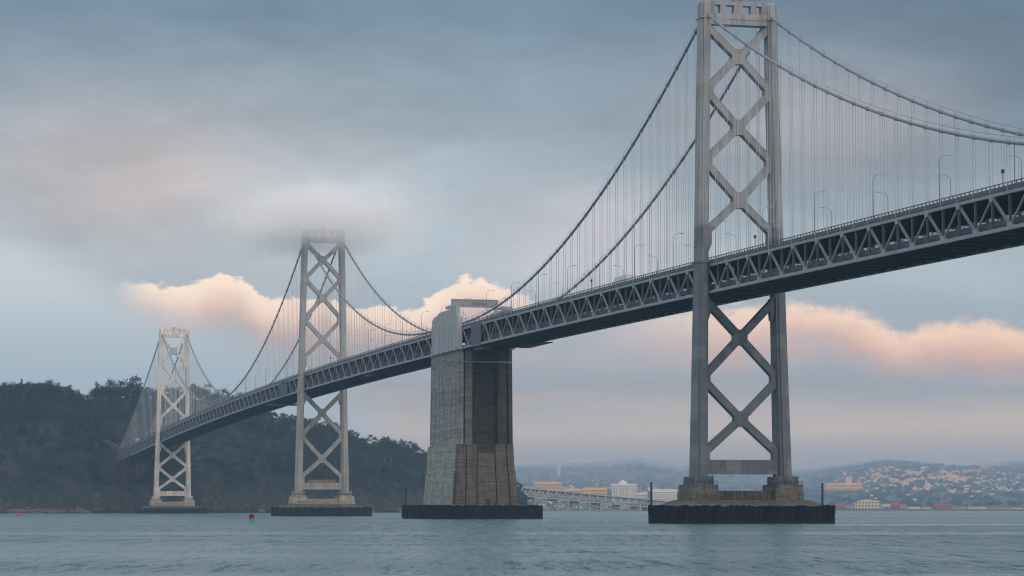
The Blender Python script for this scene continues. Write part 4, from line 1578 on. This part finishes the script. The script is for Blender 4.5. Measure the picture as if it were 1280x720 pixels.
# ------------------------------------------------------------------ landing of the bridge on the island
def make_landing():
    z = zb(S7)
    for k, (s, ts) in enumerate(((S7 - 4, (9.0, -9.0)), (S7 - 62, (8.5, -8.5)))):
        zt = zb(s) - 0.35
        r = thing('bridge_bent', ('twin-column concrete bent carrying the deck where it meets the island' if k == 0 else
                                  'twin-column concrete bent under the deck, just left of the cream tower'), 'bridge bent', P(s, 0, 15))
        for t in ts:
            b = MB()
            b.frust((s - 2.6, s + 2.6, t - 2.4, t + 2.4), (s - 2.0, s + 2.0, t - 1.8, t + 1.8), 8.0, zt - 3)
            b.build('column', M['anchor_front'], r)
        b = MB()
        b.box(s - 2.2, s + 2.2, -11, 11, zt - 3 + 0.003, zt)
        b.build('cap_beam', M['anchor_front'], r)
    # ramp wall on the hillside above the landing
    r = thing('hillside_ramp', 'short grey ramp wall on the hillside above the end of the deck', 'ramp', (*survey(140, 2520), alt(556, 2520)))
    b = MB()
    pts = [(104, 549, 2545), (120, 549, 2535), (132, 551, 2520), (142, 556, 2505), (150, 562, 2490)]
    rings = []
    for bg, lv, d in pts:
        x, y = survey(bg, d)
        zz = alt(lv, d)
        n = Vector((sin(HEAD), cos(HEAD), 0))
        p = Vector((x, y, zz))
        rings.append([p + Vector((0, 0, -3.0)), p + n * 9 + Vector((0, 0, -3.0)), p + n * 9 + Vector((0, 0, 1.0)), p + Vector((0, 0, 1.0))])
    b.loft(rings)
    b.build('wall', M['anchor_base'], r)
    for bg, lv, d in pts[1:-1]:
        b = MB()
        x, y = survey(bg, d)
        b.tube([(x, y, alt(lv, d) - 9), (x, y, alt(lv, d) - 3.003)], 1.0, 8)
        b.build('support', M['anchor_front'], r)


make_landing()


def make_rocks():
    rnd = random.Random(3)
    for k in range(26):
        bg = rnd.uniform(10, 125) if k < 13 else rnd.uniform(245, 520)
        d = interp(bg, SHORE) + rnd.uniform(0, 7)
        x, y = survey(bg, d)
        b = MB()
        s = rnd.uniform(2.0, 4.6)
        bm = bmesh.new()
        bmesh.ops.create_icosphere(bm, subdivisions=2, radius=1)
        for v in bm.verts:
            q = mnoise.noise(v.co * 1.7 + Vector((k * 3.1, 0, 0)))
            v.co *= 1 + q * 0.5
        b.add([Vector((v.co.x * s * 1.5 + x, v.co.y * s + y, v.co.z * s * 0.8 + 0.6)) for v in bm.verts], [[v.index for v in f.verts] for f in bm.faces])
        bm.free()
        tag(b.build('shore_rock', M['rock'], origin=(x, y, 0)),
            'rust-brown boulder on the waterline at far left' if k < 13 else 'rust-brown boulder on the waterline between cream tower and anchorage', 'boulder',
            'boulders at far left' if k < 13 else 'boulders along the right part of the island')


M['rock'] = mat_plain("reddish shore rock", (0.12, 0.078, 0.062), 0.95, 0.35, 0.35)
make_rocks()


# ------------------------------------------------------------------ the far shore: flat land, hills, buildings
def hill_h(bg, d):
    """height of the far hills"""
    lv = interp(bg, [(-100, 590), (560, 585), (640, 582), (700, 580), (760, 577), (800, 570), (850, 583), (900, 585), (1000, 590), (1040, 585), (1085, 577), (1110, 574),
                     (1150, 578), (1200, 583), (1240, 578), (1280, 575), (1400, 580), (1700, 590)])
    u = (d - 5200) / 3300.0
    zr = alt(lv, 8500)
    x, y = survey(bg, d)
    n = mnoise.fractal(Vector((x / 500, y / 500, 1.3)), 1.0, 2.0, 5)
    k = max(0, min(1, u))
    z = 4 + (zr - 4) * (k ** 1.25) * (1 + 0.16 * n * (1 - k)) + n * 6 * k
    # a nearer spur carrying the sunlit houses at right
    sp_ = exp(-((bg - 1150) / 150) ** 2) * exp(-((d - 6900) / 900) ** 2)
    return z + 38 * sp_


def make_far_land():
    m, t, p = new_mat("far hillside")
    tc = t.node('ShaderNodeTexCoord')
    n = t.noise(tc.outputs['Object'], 0.006, 6, 0.65)
    n2 = t.noise(tc.outputs['Object'], 0.03, 4, 0.7)
    c = t.mix(t.smooth(n, 0.4, 0.65), (0.022, 0.034, 0.030, 1), (0.07, 0.062, 0.046, 1))
    c = t.mix(t.smooth(n2, 0.5, 0.65), c, (0.018, 0.026, 0.022, 1))
    t.l.new(c, p.inputs['Base Color'])
    p.inputs['Roughness'].default_value = 1.0
    b = MB()
    nb, nd = 150, 46
    for i in range(nb + 1):
        bg = lerp(-300, 1700, i / nb)
        for j in range(nd + 1):
            d = lerp(5150, 9300, j / nd)
            x, y = survey(bg, d)
            b.v.append(Vector((x, y, hill_h(bg, d) if d < 9200 else -2)))
    for i in range(nb):
        for j in range(nd):
            a = i * (nd + 1) + j
            b.f.append((a, a + nd + 1, a + nd + 2, a + 1))
    setting(b.build('hills', m, smooth=True))
    b = MB()
    rings = []
    for bg in range(-300, 1701, 40):
        d0 = 4150 + 60 * mnoise.noise(Vector((bg / 90, 0, 0)))
        q = [survey(bg, d0 - 10), survey(bg, d0), survey(bg, 5400), survey(bg, 5400)]
        zz = (-1, 2.6, 4.4, -1)
        rings.append([Vector((x, y, z)) for (x, y), z in zip(q, zz)])
    b.loft(rings)
    setting(b.build('far_shore_land', mat_plain("harbour ground", (0.10, 0.095, 0.085), 0.95, 0.2, 0.02)))


make_far_land()


def wallmat(name, c):
    return mat_plain(name, c, 0.85, 0.05, 0.05)


WM = {'cream': wallmat("cream stucco", (0.72, 0.55, 0.36)), 'white': wallmat("white render", (0.80, 0.74, 0.66)), 'peach': wallmat("peach stucco", (0.80, 0.48, 0.26)),
      'orange': wallmat("sunset-tinted stucco", (0.95, 0.47, 0.15)), 'red': wallmat("red cladding", (0.42, 0.13, 0.11)), 'grey': wallmat("grey cladding", (0.35, 0.35, 0.36)),  # sunset light on the walls is put into the orange stucco
      'tan': wallmat("tan cladding", (0.45, 0.34, 0.25)), 'roof': wallmat("dark roofing", (0.16, 0.12, 0.10))}


def far_building(label, cat, b0, b1, lv_top, lv_bot, dist, mat, floors=4, bays=10, style='slab', name='building'):
    x0, y0 = survey(b0, dist)
    x1, y1 = survey(b1, dist)
    z0, z1 = max(0.5, alt(lv_bot, dist) - 2), alt(lv_top, dist)
    ax = Vector((x1 - x0, y1 - y0, 0))
    W = ax.length
    ax.normalize()
    nn = Vector((-ax.y, ax.x, 0))
    dep = max(14, min(40, W * 0.4))
    o = Vector((x0, y0, 0))
    g = lambda a, d, z: o + ax * a + nn * d + Vector((0, 0, z))
    r = thing(name, label, cat, (o + ax * (W / 2)).to_tuple()[:2] + (z0,))

    def bx(b, a0, a1, d0, d1, c0, c1):
        b.hexa([g(a0, d0, c0), g(a1, d0, c0), g(a1, d1, c0), g(a0, d1, c0), g(a0, d0, c1), g(a1, d0, c1), g(a1, d1, c1), g(a0, d1, c1)])
    b = MB()
    if style == 'shoulder':
        H = z1 - z0
        poly = [(0, 0), (W, 0), (W, H * .72), (W * .95, H * .86), (W * .84, H * .92), (W * .64, H * .92), (W * .60, H), (W * .42, H), (W * .38, H * .93), (W * .2, H * .9), (W * .06, H * .76), (0, H * .62)]
        b.prism([g(a, 0, z0 + c) for a, c in poly], nn * dep)
    else:
        bx(b, 0, W, 0, dep, z0, z1)
    H = z1 - z0
    nf = len(b.f)
    bw = W / bays
    for i in range(bays):
        for j in range(floors):
            c0 = z0 + H * (0.08 + 0.84 * j / floors)
            bx(b, bw * (i + 0.24), bw * (i + 0.76), -0.25, 0.1, c0, c0 + H * 0.84 / floors * 0.55)
    wo = b.build('wall', mat, r)
    wo.data.materials.append(M['glass'])
    for f in wo.data.polygons:
        if f.index >= nf:
            f.material_index = 1
    b = MB()
    if style == 'gable':
        b.prism([g(-0.5, -0.8, z1 + 0.01), g(-0.5, dep + 0.8, z1 + 0.01), g(-0.5, dep / 2, z1 + dep * 0.16)], ax * (W + 1))
        b.build('roof', WM['roof'], r)
    elif style == 'tower':
        bx(b, W * 0.30, W * 0.62, dep * 0.2, dep * 0.8, z1 + 0.01, z1 + H * 0.12)
        bx(b, W * 0.40, W * 0.50, dep * 0.3, dep * 0.7, z1 + H * 0.12 + 0.02, z1 + H * 0.2)
        b.build('penthouse', mat, r)
        b = MB()
        for q in (0.0, 0.25, 0.5, 0.75, 0.985):
            bx(b, W * q, W * (q + 0.02), -0.8, -0.255, z0, z1)
        bx(b, 0, W, -0.8, -0.256, z1 - H * 0.1, z1 - 0.01)
        b.build('facade_rib', mat, r)
    elif style == 'palace':
        bx(b, W * 0.56, W * 0.70, dep * 0.1, dep * 0.9, z1 + 0.01, z1 + H * 0.55)
        b.prism([g(W * .56, dep * .1, z1 + H * .56), g(W * .70, dep * .1, z1 + H * .56), g(W * .63, dep * .1, z1 + H * 0.95)], nn * (dep * 0.8))
        b.build('roof_tower', mat, r)
    elif style != 'shoulder':
        bx(b, W * 0.1, W * 0.3, dep * 0.3, dep * 0.7, z1 + 0.01, z1 + max(1.2, H * 0.08))
        bx(b, W * 0.6, W * 0.7, dep * 0.3, dep * 0.7, z1 + 0.01, z1 + max(1.5, H * 0.12))
        b.build('roof_plant', WM['grey'], r)
    return r


fb = far_building
fb('tall white striped hotel slab beyond the distant truss bridge', 'high-rise', 765, 795, 605, 628, 4700, WM['white'], 9, 14, 'tower', 'high_rise')
fb('white slab block partly behind the nearest pier', 'high-rise', 814, 846, 612, 634, 4650, WM['white'], 7, 16, 'slab', 'high_rise')
fb('long pale block behind the left end of the distant truss bridge', 'building', 667, 702, 603, 618, 5050, WM['peach'], 4, 16)
fb('bright sunset-lit block between hotel and the long pale block', 'building', 728, 758, 610, 622, 5000, WM['orange'], 3, 12)
fb('low peach block just right of the long pale block', 'building', 704, 726, 611, 624, 4950, WM['peach'], 3, 9)
fb('low white annexe beside the tall striped hotel', 'building', 796, 808, 616, 628, 4720, WM['white'], 3, 6)
fb('small peach block left of the long pale block', 'building', 655, 668, 609, 622, 4980, WM['tan'], 3, 6)
fb('thin pale tower standing alone high on the misty hill', 'tower', 696.5, 700.5, 579, 594, 7600, WM['white'], 5, 2, 'slab', 'hill_tower')
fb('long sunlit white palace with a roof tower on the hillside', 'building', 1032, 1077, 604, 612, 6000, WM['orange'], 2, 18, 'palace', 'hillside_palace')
fb('big cream round-shouldered warehouse on the far shore', 'warehouse', 1067, 1099, 624.5, 640, 4250, WM['cream'], 3, 8, 'shoulder', 'warehouse')
shed = [(1044, 1056, 630, 'red'), (1056, 1066, 632, 'tan'), (1102, 1112, 630, 'white'), (1113, 1122, 627, 'red'), (1122, 1132, 632, 'tan'), (1134, 1150, 634, 'white'),
        (1150, 1162, 634.5, 'cream'), (1166, 1186, 631.5, 'red'), (1188, 1206, 634, 'tan'), (1208, 1232, 634, 'cream'), (1234, 1262, 634.5, 'tan'), (1264, 1276, 635, 'white'), (1278, 1296, 634, 'tan'),
        (672, 682, 630, 'peach'), (692, 706, 631, 'tan'), (715, 727, 632, 'peach'), (740, 752, 632, 'tan'), (756, 761, 632.5, 'orange'), (768, 778, 633, 'tan'), (778, 786, 632, 'cream'), (30, 50, 634, 'tan')]
colour_word = {'red': 'dull red', 'tan': 'tan', 'white': 'white', 'cream': 'cream', 'peach': 'peach', 'orange': 'bright orange'}
for k, (a, c, lv, mt) in enumerate(shed[:-1]):
    if a > 1000:
        near = ('left of the round-shouldered warehouse' if a < 1060 else 'just right of the round-shouldered warehouse' if a < 1133 else 'on the far shore at right')
    else:
        near = 'under the distant truss bridge'
    q = ['first', 'second', 'third', 'fourth', 'fifth', 'sixth', 'seventh', 'eighth'][sum(1 for w in shed[:k] if w[3] == mt and (w[0] > 1000) == (a > 1000))]
    fb('low %s shed %s, %s such from left' % (colour_word[mt], near, q), 'shed', a, c, lv, 640, 4230 + 20 * (k % 3), WM[mt], 1, 6, 'gable', 'harbour_shed')


rb = random.Random(12)
for k in range(16):
    a = 658 + k * 9.6 + rb.uniform(-2, 2)
    w = rb.uniform(4, 8)
    mt = rb.choice(('white', 'cream', 'peach', 'tan'))
    fb('small %s block in the sunlit harbour town behind the distant truss bridge' % colour_word[mt], 'building', a, a + w, rb.uniform(609, 617), 626, 5250 + 30 * (k % 5), WM[mt],
       rb.randint(2, 5), rb.randint(4, 7), 'slab', 'town_block')['group'] = '%s blocks of the harbour town' % colour_word[mt]


def make_houses():
    rnd = random.Random(21)
    protos = {}
    for mt in ('white', 'peach', 'orange', 'cream'):
        for q in range(2):
            b = MB()
            if q == 0:
                b.xbox(-6, 6, -4, 4, -4, 5.5)
                b.prism([(-6.4, -4.5, 5.5), (-6.4, 4.5, 5.5), (-6.4, 0, 8.2)], (12.8, 0, 0))
            else:
                b.xbox(-7, 2, -4, 4, -4, 7.5)
                b.xbox(2.003, 7, -3.5, 3.5, -4, 4.5)
                b.xbox(-7.4, 2.4, -4.4, 4.4, 7.503, 8.3)
            for i in range(3):
                b.xbox(-5.2 + 3.4 * i, -3.8 + 3.4 * i, -4.12, -4.003, 1.0, 3.4)
            me = b.mesh('hillside_house', WM[mt])
            me.materials.append(WM['roof'])
            me.materials.append(M['glass'])
            for f in me.polygons:
                zc = f.center.z
                if zc > 5.51 and abs(f.normal.z) > 0.2:
                    f.material_index = 1
                elif abs(f.center.y + 4.12) < 0.02:
                    f.material_index = 2
            protos.setdefault(mt, []).append(me)
    names = {'white': 'small white house', 'peach': 'small peach house', 'orange': 'small apricot house glowing in sunset light', 'cream': 'small cream house'}

    def put(bg, d, mt, where):
        x, y = survey(bg, d)
        o = D.objects.new('hillside_house', rnd.choice(protos[mt]))
        s = rnd.uniform(0.22, 0.45)
        o.location = (x, y, hill_h(bg, d) + 1.0)
        o.scale = (s * rnd.uniform(0.9, 1.7), s, s * rnd.uniform(0.8, 1.3))
        o.rotation_euler = (0, 0, -HEAD + rnd.uniform(-1.3, 1.3))
        C.objects.link(o)
        tag(o, '%s %s' % (names[mt], where), 'house', 'houses: %s %s' % (mt, where))

    n = 0
    while n < 215:
        bg = rnd.choice((rnd.gauss(1130, 38), rnd.gauss(1185, 32), rnd.uniform(1060, 1285)))
        d = rnd.gauss(6500, 260)
        if not (1040 < bg < 1300 and 5700 < d < 7300):
            continue
        if mnoise.noise(Vector((bg / 14, d / 130, 5))) < -0.05:
            continue
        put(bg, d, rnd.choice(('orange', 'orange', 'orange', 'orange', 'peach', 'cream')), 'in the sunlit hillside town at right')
        n += 1
    for k in range(45):
        put(rnd.gauss(1130, 45), rnd.uniform(7300, 8300), rnd.choice(('white', 'white', 'cream', 'peach')), 'high on the misty hill above the town')
    for k in range(20):
        put(rnd.uniform(720, 800), rnd.uniform(6300, 7700), 'white', 'on the misty hill above the hotel')
    for k in range(20):
        put(rnd.uniform(1230, 1300), rnd.uniform(6800, 7900), rnd.choice(('peach', 'orange')), 'on the hill at the right edge')

    # the rest of the town: hundreds more roofs and walls too many to tell apart
    b = MB()
    mats = ['orange', 'peach', 'white', 'cream']
    idx = []
    n = 0
    while n < 700:
        bg = rnd.choice((rnd.gauss(1130, 45), rnd.gauss(1190, 40), rnd.uniform(1050, 1300), rnd.uniform(660, 860)))
        d = rnd.gauss(6450, 330) if bg > 900 else rnd.gauss(6200, 250)
        if not (640 < bg < 1310 and 5400 < d < 7600) or mnoise.noise(Vector((bg / 14, d / 130, 5))) < 0.0:
            continue
        x, y = survey(bg, d)
        z = hill_h(bg, d)
        w, h, q = rnd.uniform(1.4, 3.6), rnd.uniform(1.5, 3.5), rnd.uniform(2, 4)
        f0 = len(b.f)
        b.xbox(x - w, x + w, y - q, y + q, z - 2, z + h)
        b.prism([(x - w, y - q, z + h + .01), (x - w, y + q, z + h + .01), (x - w, y, z + h + 1.5)], (2 * w, 0, 0))
        idx.append((f0, len(b.f), rnd.choice((0, 0, 0, 0, 1, 3)) if bg > 900 else rnd.choice((1, 2, 2, 3))))
        n += 1
    tb = MB()
    n = 0
    while n < 2200:
        bg, d = rnd.uniform(640, 1310), rnd.uniform(5300, 8000)
        if mnoise.noise(Vector((bg / 20, d / 200, 9))) < -0.1:
            continue
        x, y = survey(bg, d)
        z = hill_h(bg, d)
        r_, h = rnd.uniform(4, 9), rnd.uniform(5, 9)
        tb.tube([(x, y, z - 2), (x + rnd.uniform(-1, 1), y, z + h * 0.4), (x + rnd.uniform(-2, 2), y, z + h * 0.8), (x, y, z + h)], [r_ * 0.7, r_, r_ * 0.7, r_ * 0.15], 6)
        n += 1
    setting(tb.build('hill_woodland', M['leaf']), 'stuff')
    o = b.build('distant_town', WM['orange'])
    for mt in mats[1:]:
        o.data.materials.append(WM[mt])
    pol = o.data.polygons
    for a, c, k in idx:
        for i in range(a, min(c, len(pol))):
            pol[i].material_index = k
    setting(o, 'stuff')


make_houses()


# ------------------------------------------------------------------ distant truss bridge
def make_far_bridge():
    r = thing('truss_bridge', 'long pale steel truss bridge in the distance behind the anchorage', 'bridge', (*survey(700, 3450), 0))
    n = 50
    pa, pb_ = survey(628, 3350), survey(872, 3900)
    A, B = Vector((*pa, 0)), Vector((*pb_, 0))
    ztop = lambda k: lerp(alt(607.5, 3350), alt(630, 3900), k) - 2.0 * k * (1 - k)
    ax = (B - A).normalized()
    nn = Vector((-ax.y, ax.x, 0))
    H = 10.5
    mm = mat_plain("pale far bridge paint", (0.40, 0.41, 0.43), 0.7, 0.08, 0.05)
    pt = lambda k, z, o=0.0: A.lerp(B, k) + nn * o + Vector((0, 0, z))
    b = MB()
    for o in (-9, 9):
        for z, h in ((0, 1.5), (-H, 1.6)):
            b.loft([[pt(i / n, ztop(i / n) + z - h, o - .5), pt(i / n, ztop(i / n) + z - h, o + .5), pt(i / n, ztop(i / n) + z, o + .5), pt(i / n, ztop(i / n) + z, o - .5)] for i in range(n + 1)])
    ch = b.build('chord', mm, r)
    b = MB()
    for z in (-1.5, -H + 0.6):
        b.loft([[pt(i / n, ztop(i / n) + z - .5, -8.4), pt(i / n, ztop(i / n) + z - .5, 8.4), pt(i / n, ztop(i / n) + z, 8.4), pt(i / n, ztop(i / n) + z, -8.4)] for i in range(n + 1)])
    b.build('deck', M['soffit'], r)
    b = MB()
    for o in (-9, 9):
        for i in range(n):
            k0, k1 = i / n, (i + 1) / n
            z0, z1 = ztop(k0), ztop(k1)
            if i % 2:
                b.bar(pt(k0, z0 - 1, o), pt(k1, z1 - H, o), 0.9, 0.8, nn)
            else:
                b.bar(pt(k0, z0 - H, o), pt(k1, z1 - 1, o), 0.9, 0.8, nn)
            b.bar(pt(k0, z0 - H, o), pt(k0, z0 - 1, o), 0.7, 0.7, nn)
    b.build('truss_lattice', mm, r)
    # braced steel towers, then concrete piers
    for i, k in enumerate((0.04, 0.145, 0.25, 0.355, 0.46, 0.56)):
        zt = ztop(k) - H - 1.7
        b = MB()
        w = 0.026
        for q in (k - w, k + w):
            for o in (-9, 9):
                b.bar(pt(q, -1, o), pt(q, zt, o), 1.5, 1.5, nn)
        for o in (-9, 9):
            b.bar(pt(k - w, 2.5, o), pt(k + w, zt - 1, o), 0.9, 0.8, nn)
            b.bar(pt(k - w, zt - 1, o), pt(k + w, 2.5, o), 0.9, 0.79, nn)
            b.bar(pt(k - w, zt - 0.5, o), pt(k + w, zt - 0.5, o), 1.2, 1.0, nn)
        b.build('braced_pier', mm, r)
    for k in (0.64, 0.715, 0.79, 0.87):
        zt = ztop(k) - H - 1.7
        b = MB()
        for o in (-7, 7):
            b.bar(pt(k, -1, o), pt(k, zt, o), 3.4, 5, nn)
        b.bar(pt(k, zt - 2, -9), pt(k, zt - 2, 9), 3, 3.2, Vector((0, 0, 1)))
        b.build('concrete_pier', M['pedestal_pale'], r)


make_far_bridge()


# ------------------------------------------------------------------ air: haze box, and the low cloud that swallows the middle tower's top
def make_air():
    m = D.materials.new("thin bay haze")
    m.use_nodes = True
    t = NT(m.node_tree)
    t.n.clear()
    out = t.node('ShaderNodeOutputMaterial')
    v = t.node('ShaderNodeVolumePrincipled')
    v.inputs['Color'].default_value = (0.55, 0.78, 1.0, 1)
    v.inputs['Density'].default_value = HAZE
    v.inputs['Anisotropy'].default_value = 0.0
    t.l.new(v.outputs[0], out.inputs['Volume'])
    b = MB()
    n = 12600
    b.xbox(-n, n, -n, n, -4, 330)
    o = b.build('haze', m)
    setting(o, 'stuff')
    # low cloud: soft density that thickens upward and dies away sideways
    m = D.materials.new("low cloud")
    m.use_nodes = True
    t = NT(m.node_tree)
    t.n.clear()
    out = t.node('ShaderNodeOutputMaterial')
    v = t.node('ShaderNodeVolumePrincipled')
    v.inputs['Color'].default_value = (0.99, 0.99, 1.0, 1)
    v.inputs['Anisotropy'].default_value = -0.6
    tc = t.node('ShaderNodeTexCoord')
    sp = t.node('ShaderNodeSeparateXYZ')
    t.l.new(tc.outputs['Object'], sp.inputs[0])
    x, y, z = sp.outputs
    r2 = t.m('SQRT', t.m('ADD', t.m('POWER', t.m('DIVIDE', x, 72.0), 2.0), t.m('POWER', t.m('DIVIDE', y, 75.0), 2.0)))
    n = t.noise(tc.outputs['Object'], 0.035, 3, 0.6)
    side = t.smooth(t.m('ADD', r2, t.m('MULTIPLY', t.m('SUBTRACT', n, 0.5), 1.1)), 1.0, 0.05)
    zz = t.m('ADD', z, t.m('MULTIPLY', t.m('SUBTRACT', n, 0.5), 14.0))
    up = t.m('MULTIPLY', t.smooth(zz, -1.0, 15.0), t.smooth(zz, 46.0, 16.0))
    t.put(v.inputs['Density'], t.m('MULTIPLY', t.m('MULTIPLY', side, up), 0.052))
    t.l.new(v.outputs[0], out.inputs['Volume'])
    b = MB()
    rings = []
    for z, k in ((-6, 0.5), (0, 0.85), (14, 1.0), (34, 0.9), (50, 0.5)):
        rings.append([(cos(2 * pi * i / 24) * 95 * k, sin(2 * pi * i / 24) * 85 * k, z) for i in range(24)])
    b.loft(rings)
    o = b.build('low_cloud', m)
    o.location = P(S5, 0, 147)
    setting(o, 'stuff')

    # mist over the far shore
    m = D.materials.new("harbour mist")
    m.use_nodes = True
    t = NT(m.node_tree)
    t.n.clear()
    out = t.node('ShaderNodeOutputMaterial')
    v = t.node('ShaderNodeVolumePrincipled')
    v.inputs['Color'].default_value = (0.80, 0.86, 1.0, 1)
    v.inputs['Density'].default_value = 2.2e-4
    t.l.new(v.outputs[0], out.inputs['Volume'])
    b = MB()
    q = [survey(bg, d) for bg, d in ((-340, 4900), (1740, 4900), (1740, 8150), (-340, 8150))]
    b.hexa([Vector((x, y, -3)) for x, y in q] + [Vector((x, y, 145)) for x, y in q])
    setting(b.build('harbour_mist', m), 'stuff')
    # fog lying along the far ridge: an even, ragged-edged wedge that deepens with height
    m = D.materials.new("ridge fog")
    m.use_nodes = True
    t = NT(m.node_tree)
    t.n.clear()
    out = t.node('ShaderNodeOutputMaterial')
    v = t.node('ShaderNodeVolumePrincipled')
    v.inputs['Color'].default_value = (1.0, 0.84, 0.72, 1)
    v.inputs['Density'].default_value = 0.0030
    v.inputs['Anisotropy'].default_value = -0.2
    t.l.new(v.outputs[0], out.inputs['Volume'])
    b = MB()
    rings = []
    for bg in range(-260, 1661, 16):
        q = 16 * mnoise.fractal(Vector((bg / 90, 3.3, 0)), 1.0, 2.0, 4) + 5 * mnoise.noise(Vector((bg / 22, 1, 0)))
        lift = interp(bg, [(640, 0), (760, 4), (850, -10), (1000, -10), (1085, 14), (1150, 10), (1210, -8), (1280, 6)])
        prof = [(8000, 120 + q + lift), (7700, 150 + q + lift), (7500, 172 + q * .6), (7700, 196 + q * .4), (8000, 236), (8120, 226), (8200, 190), (8200, 140 + q)]
        rings.append([Vector((*survey(bg, d), z)) for d, z in prof])
    b.loft(rings)
    o = b.build('ridge_fog', m)
    setting(o, 'stuff')


make_air()
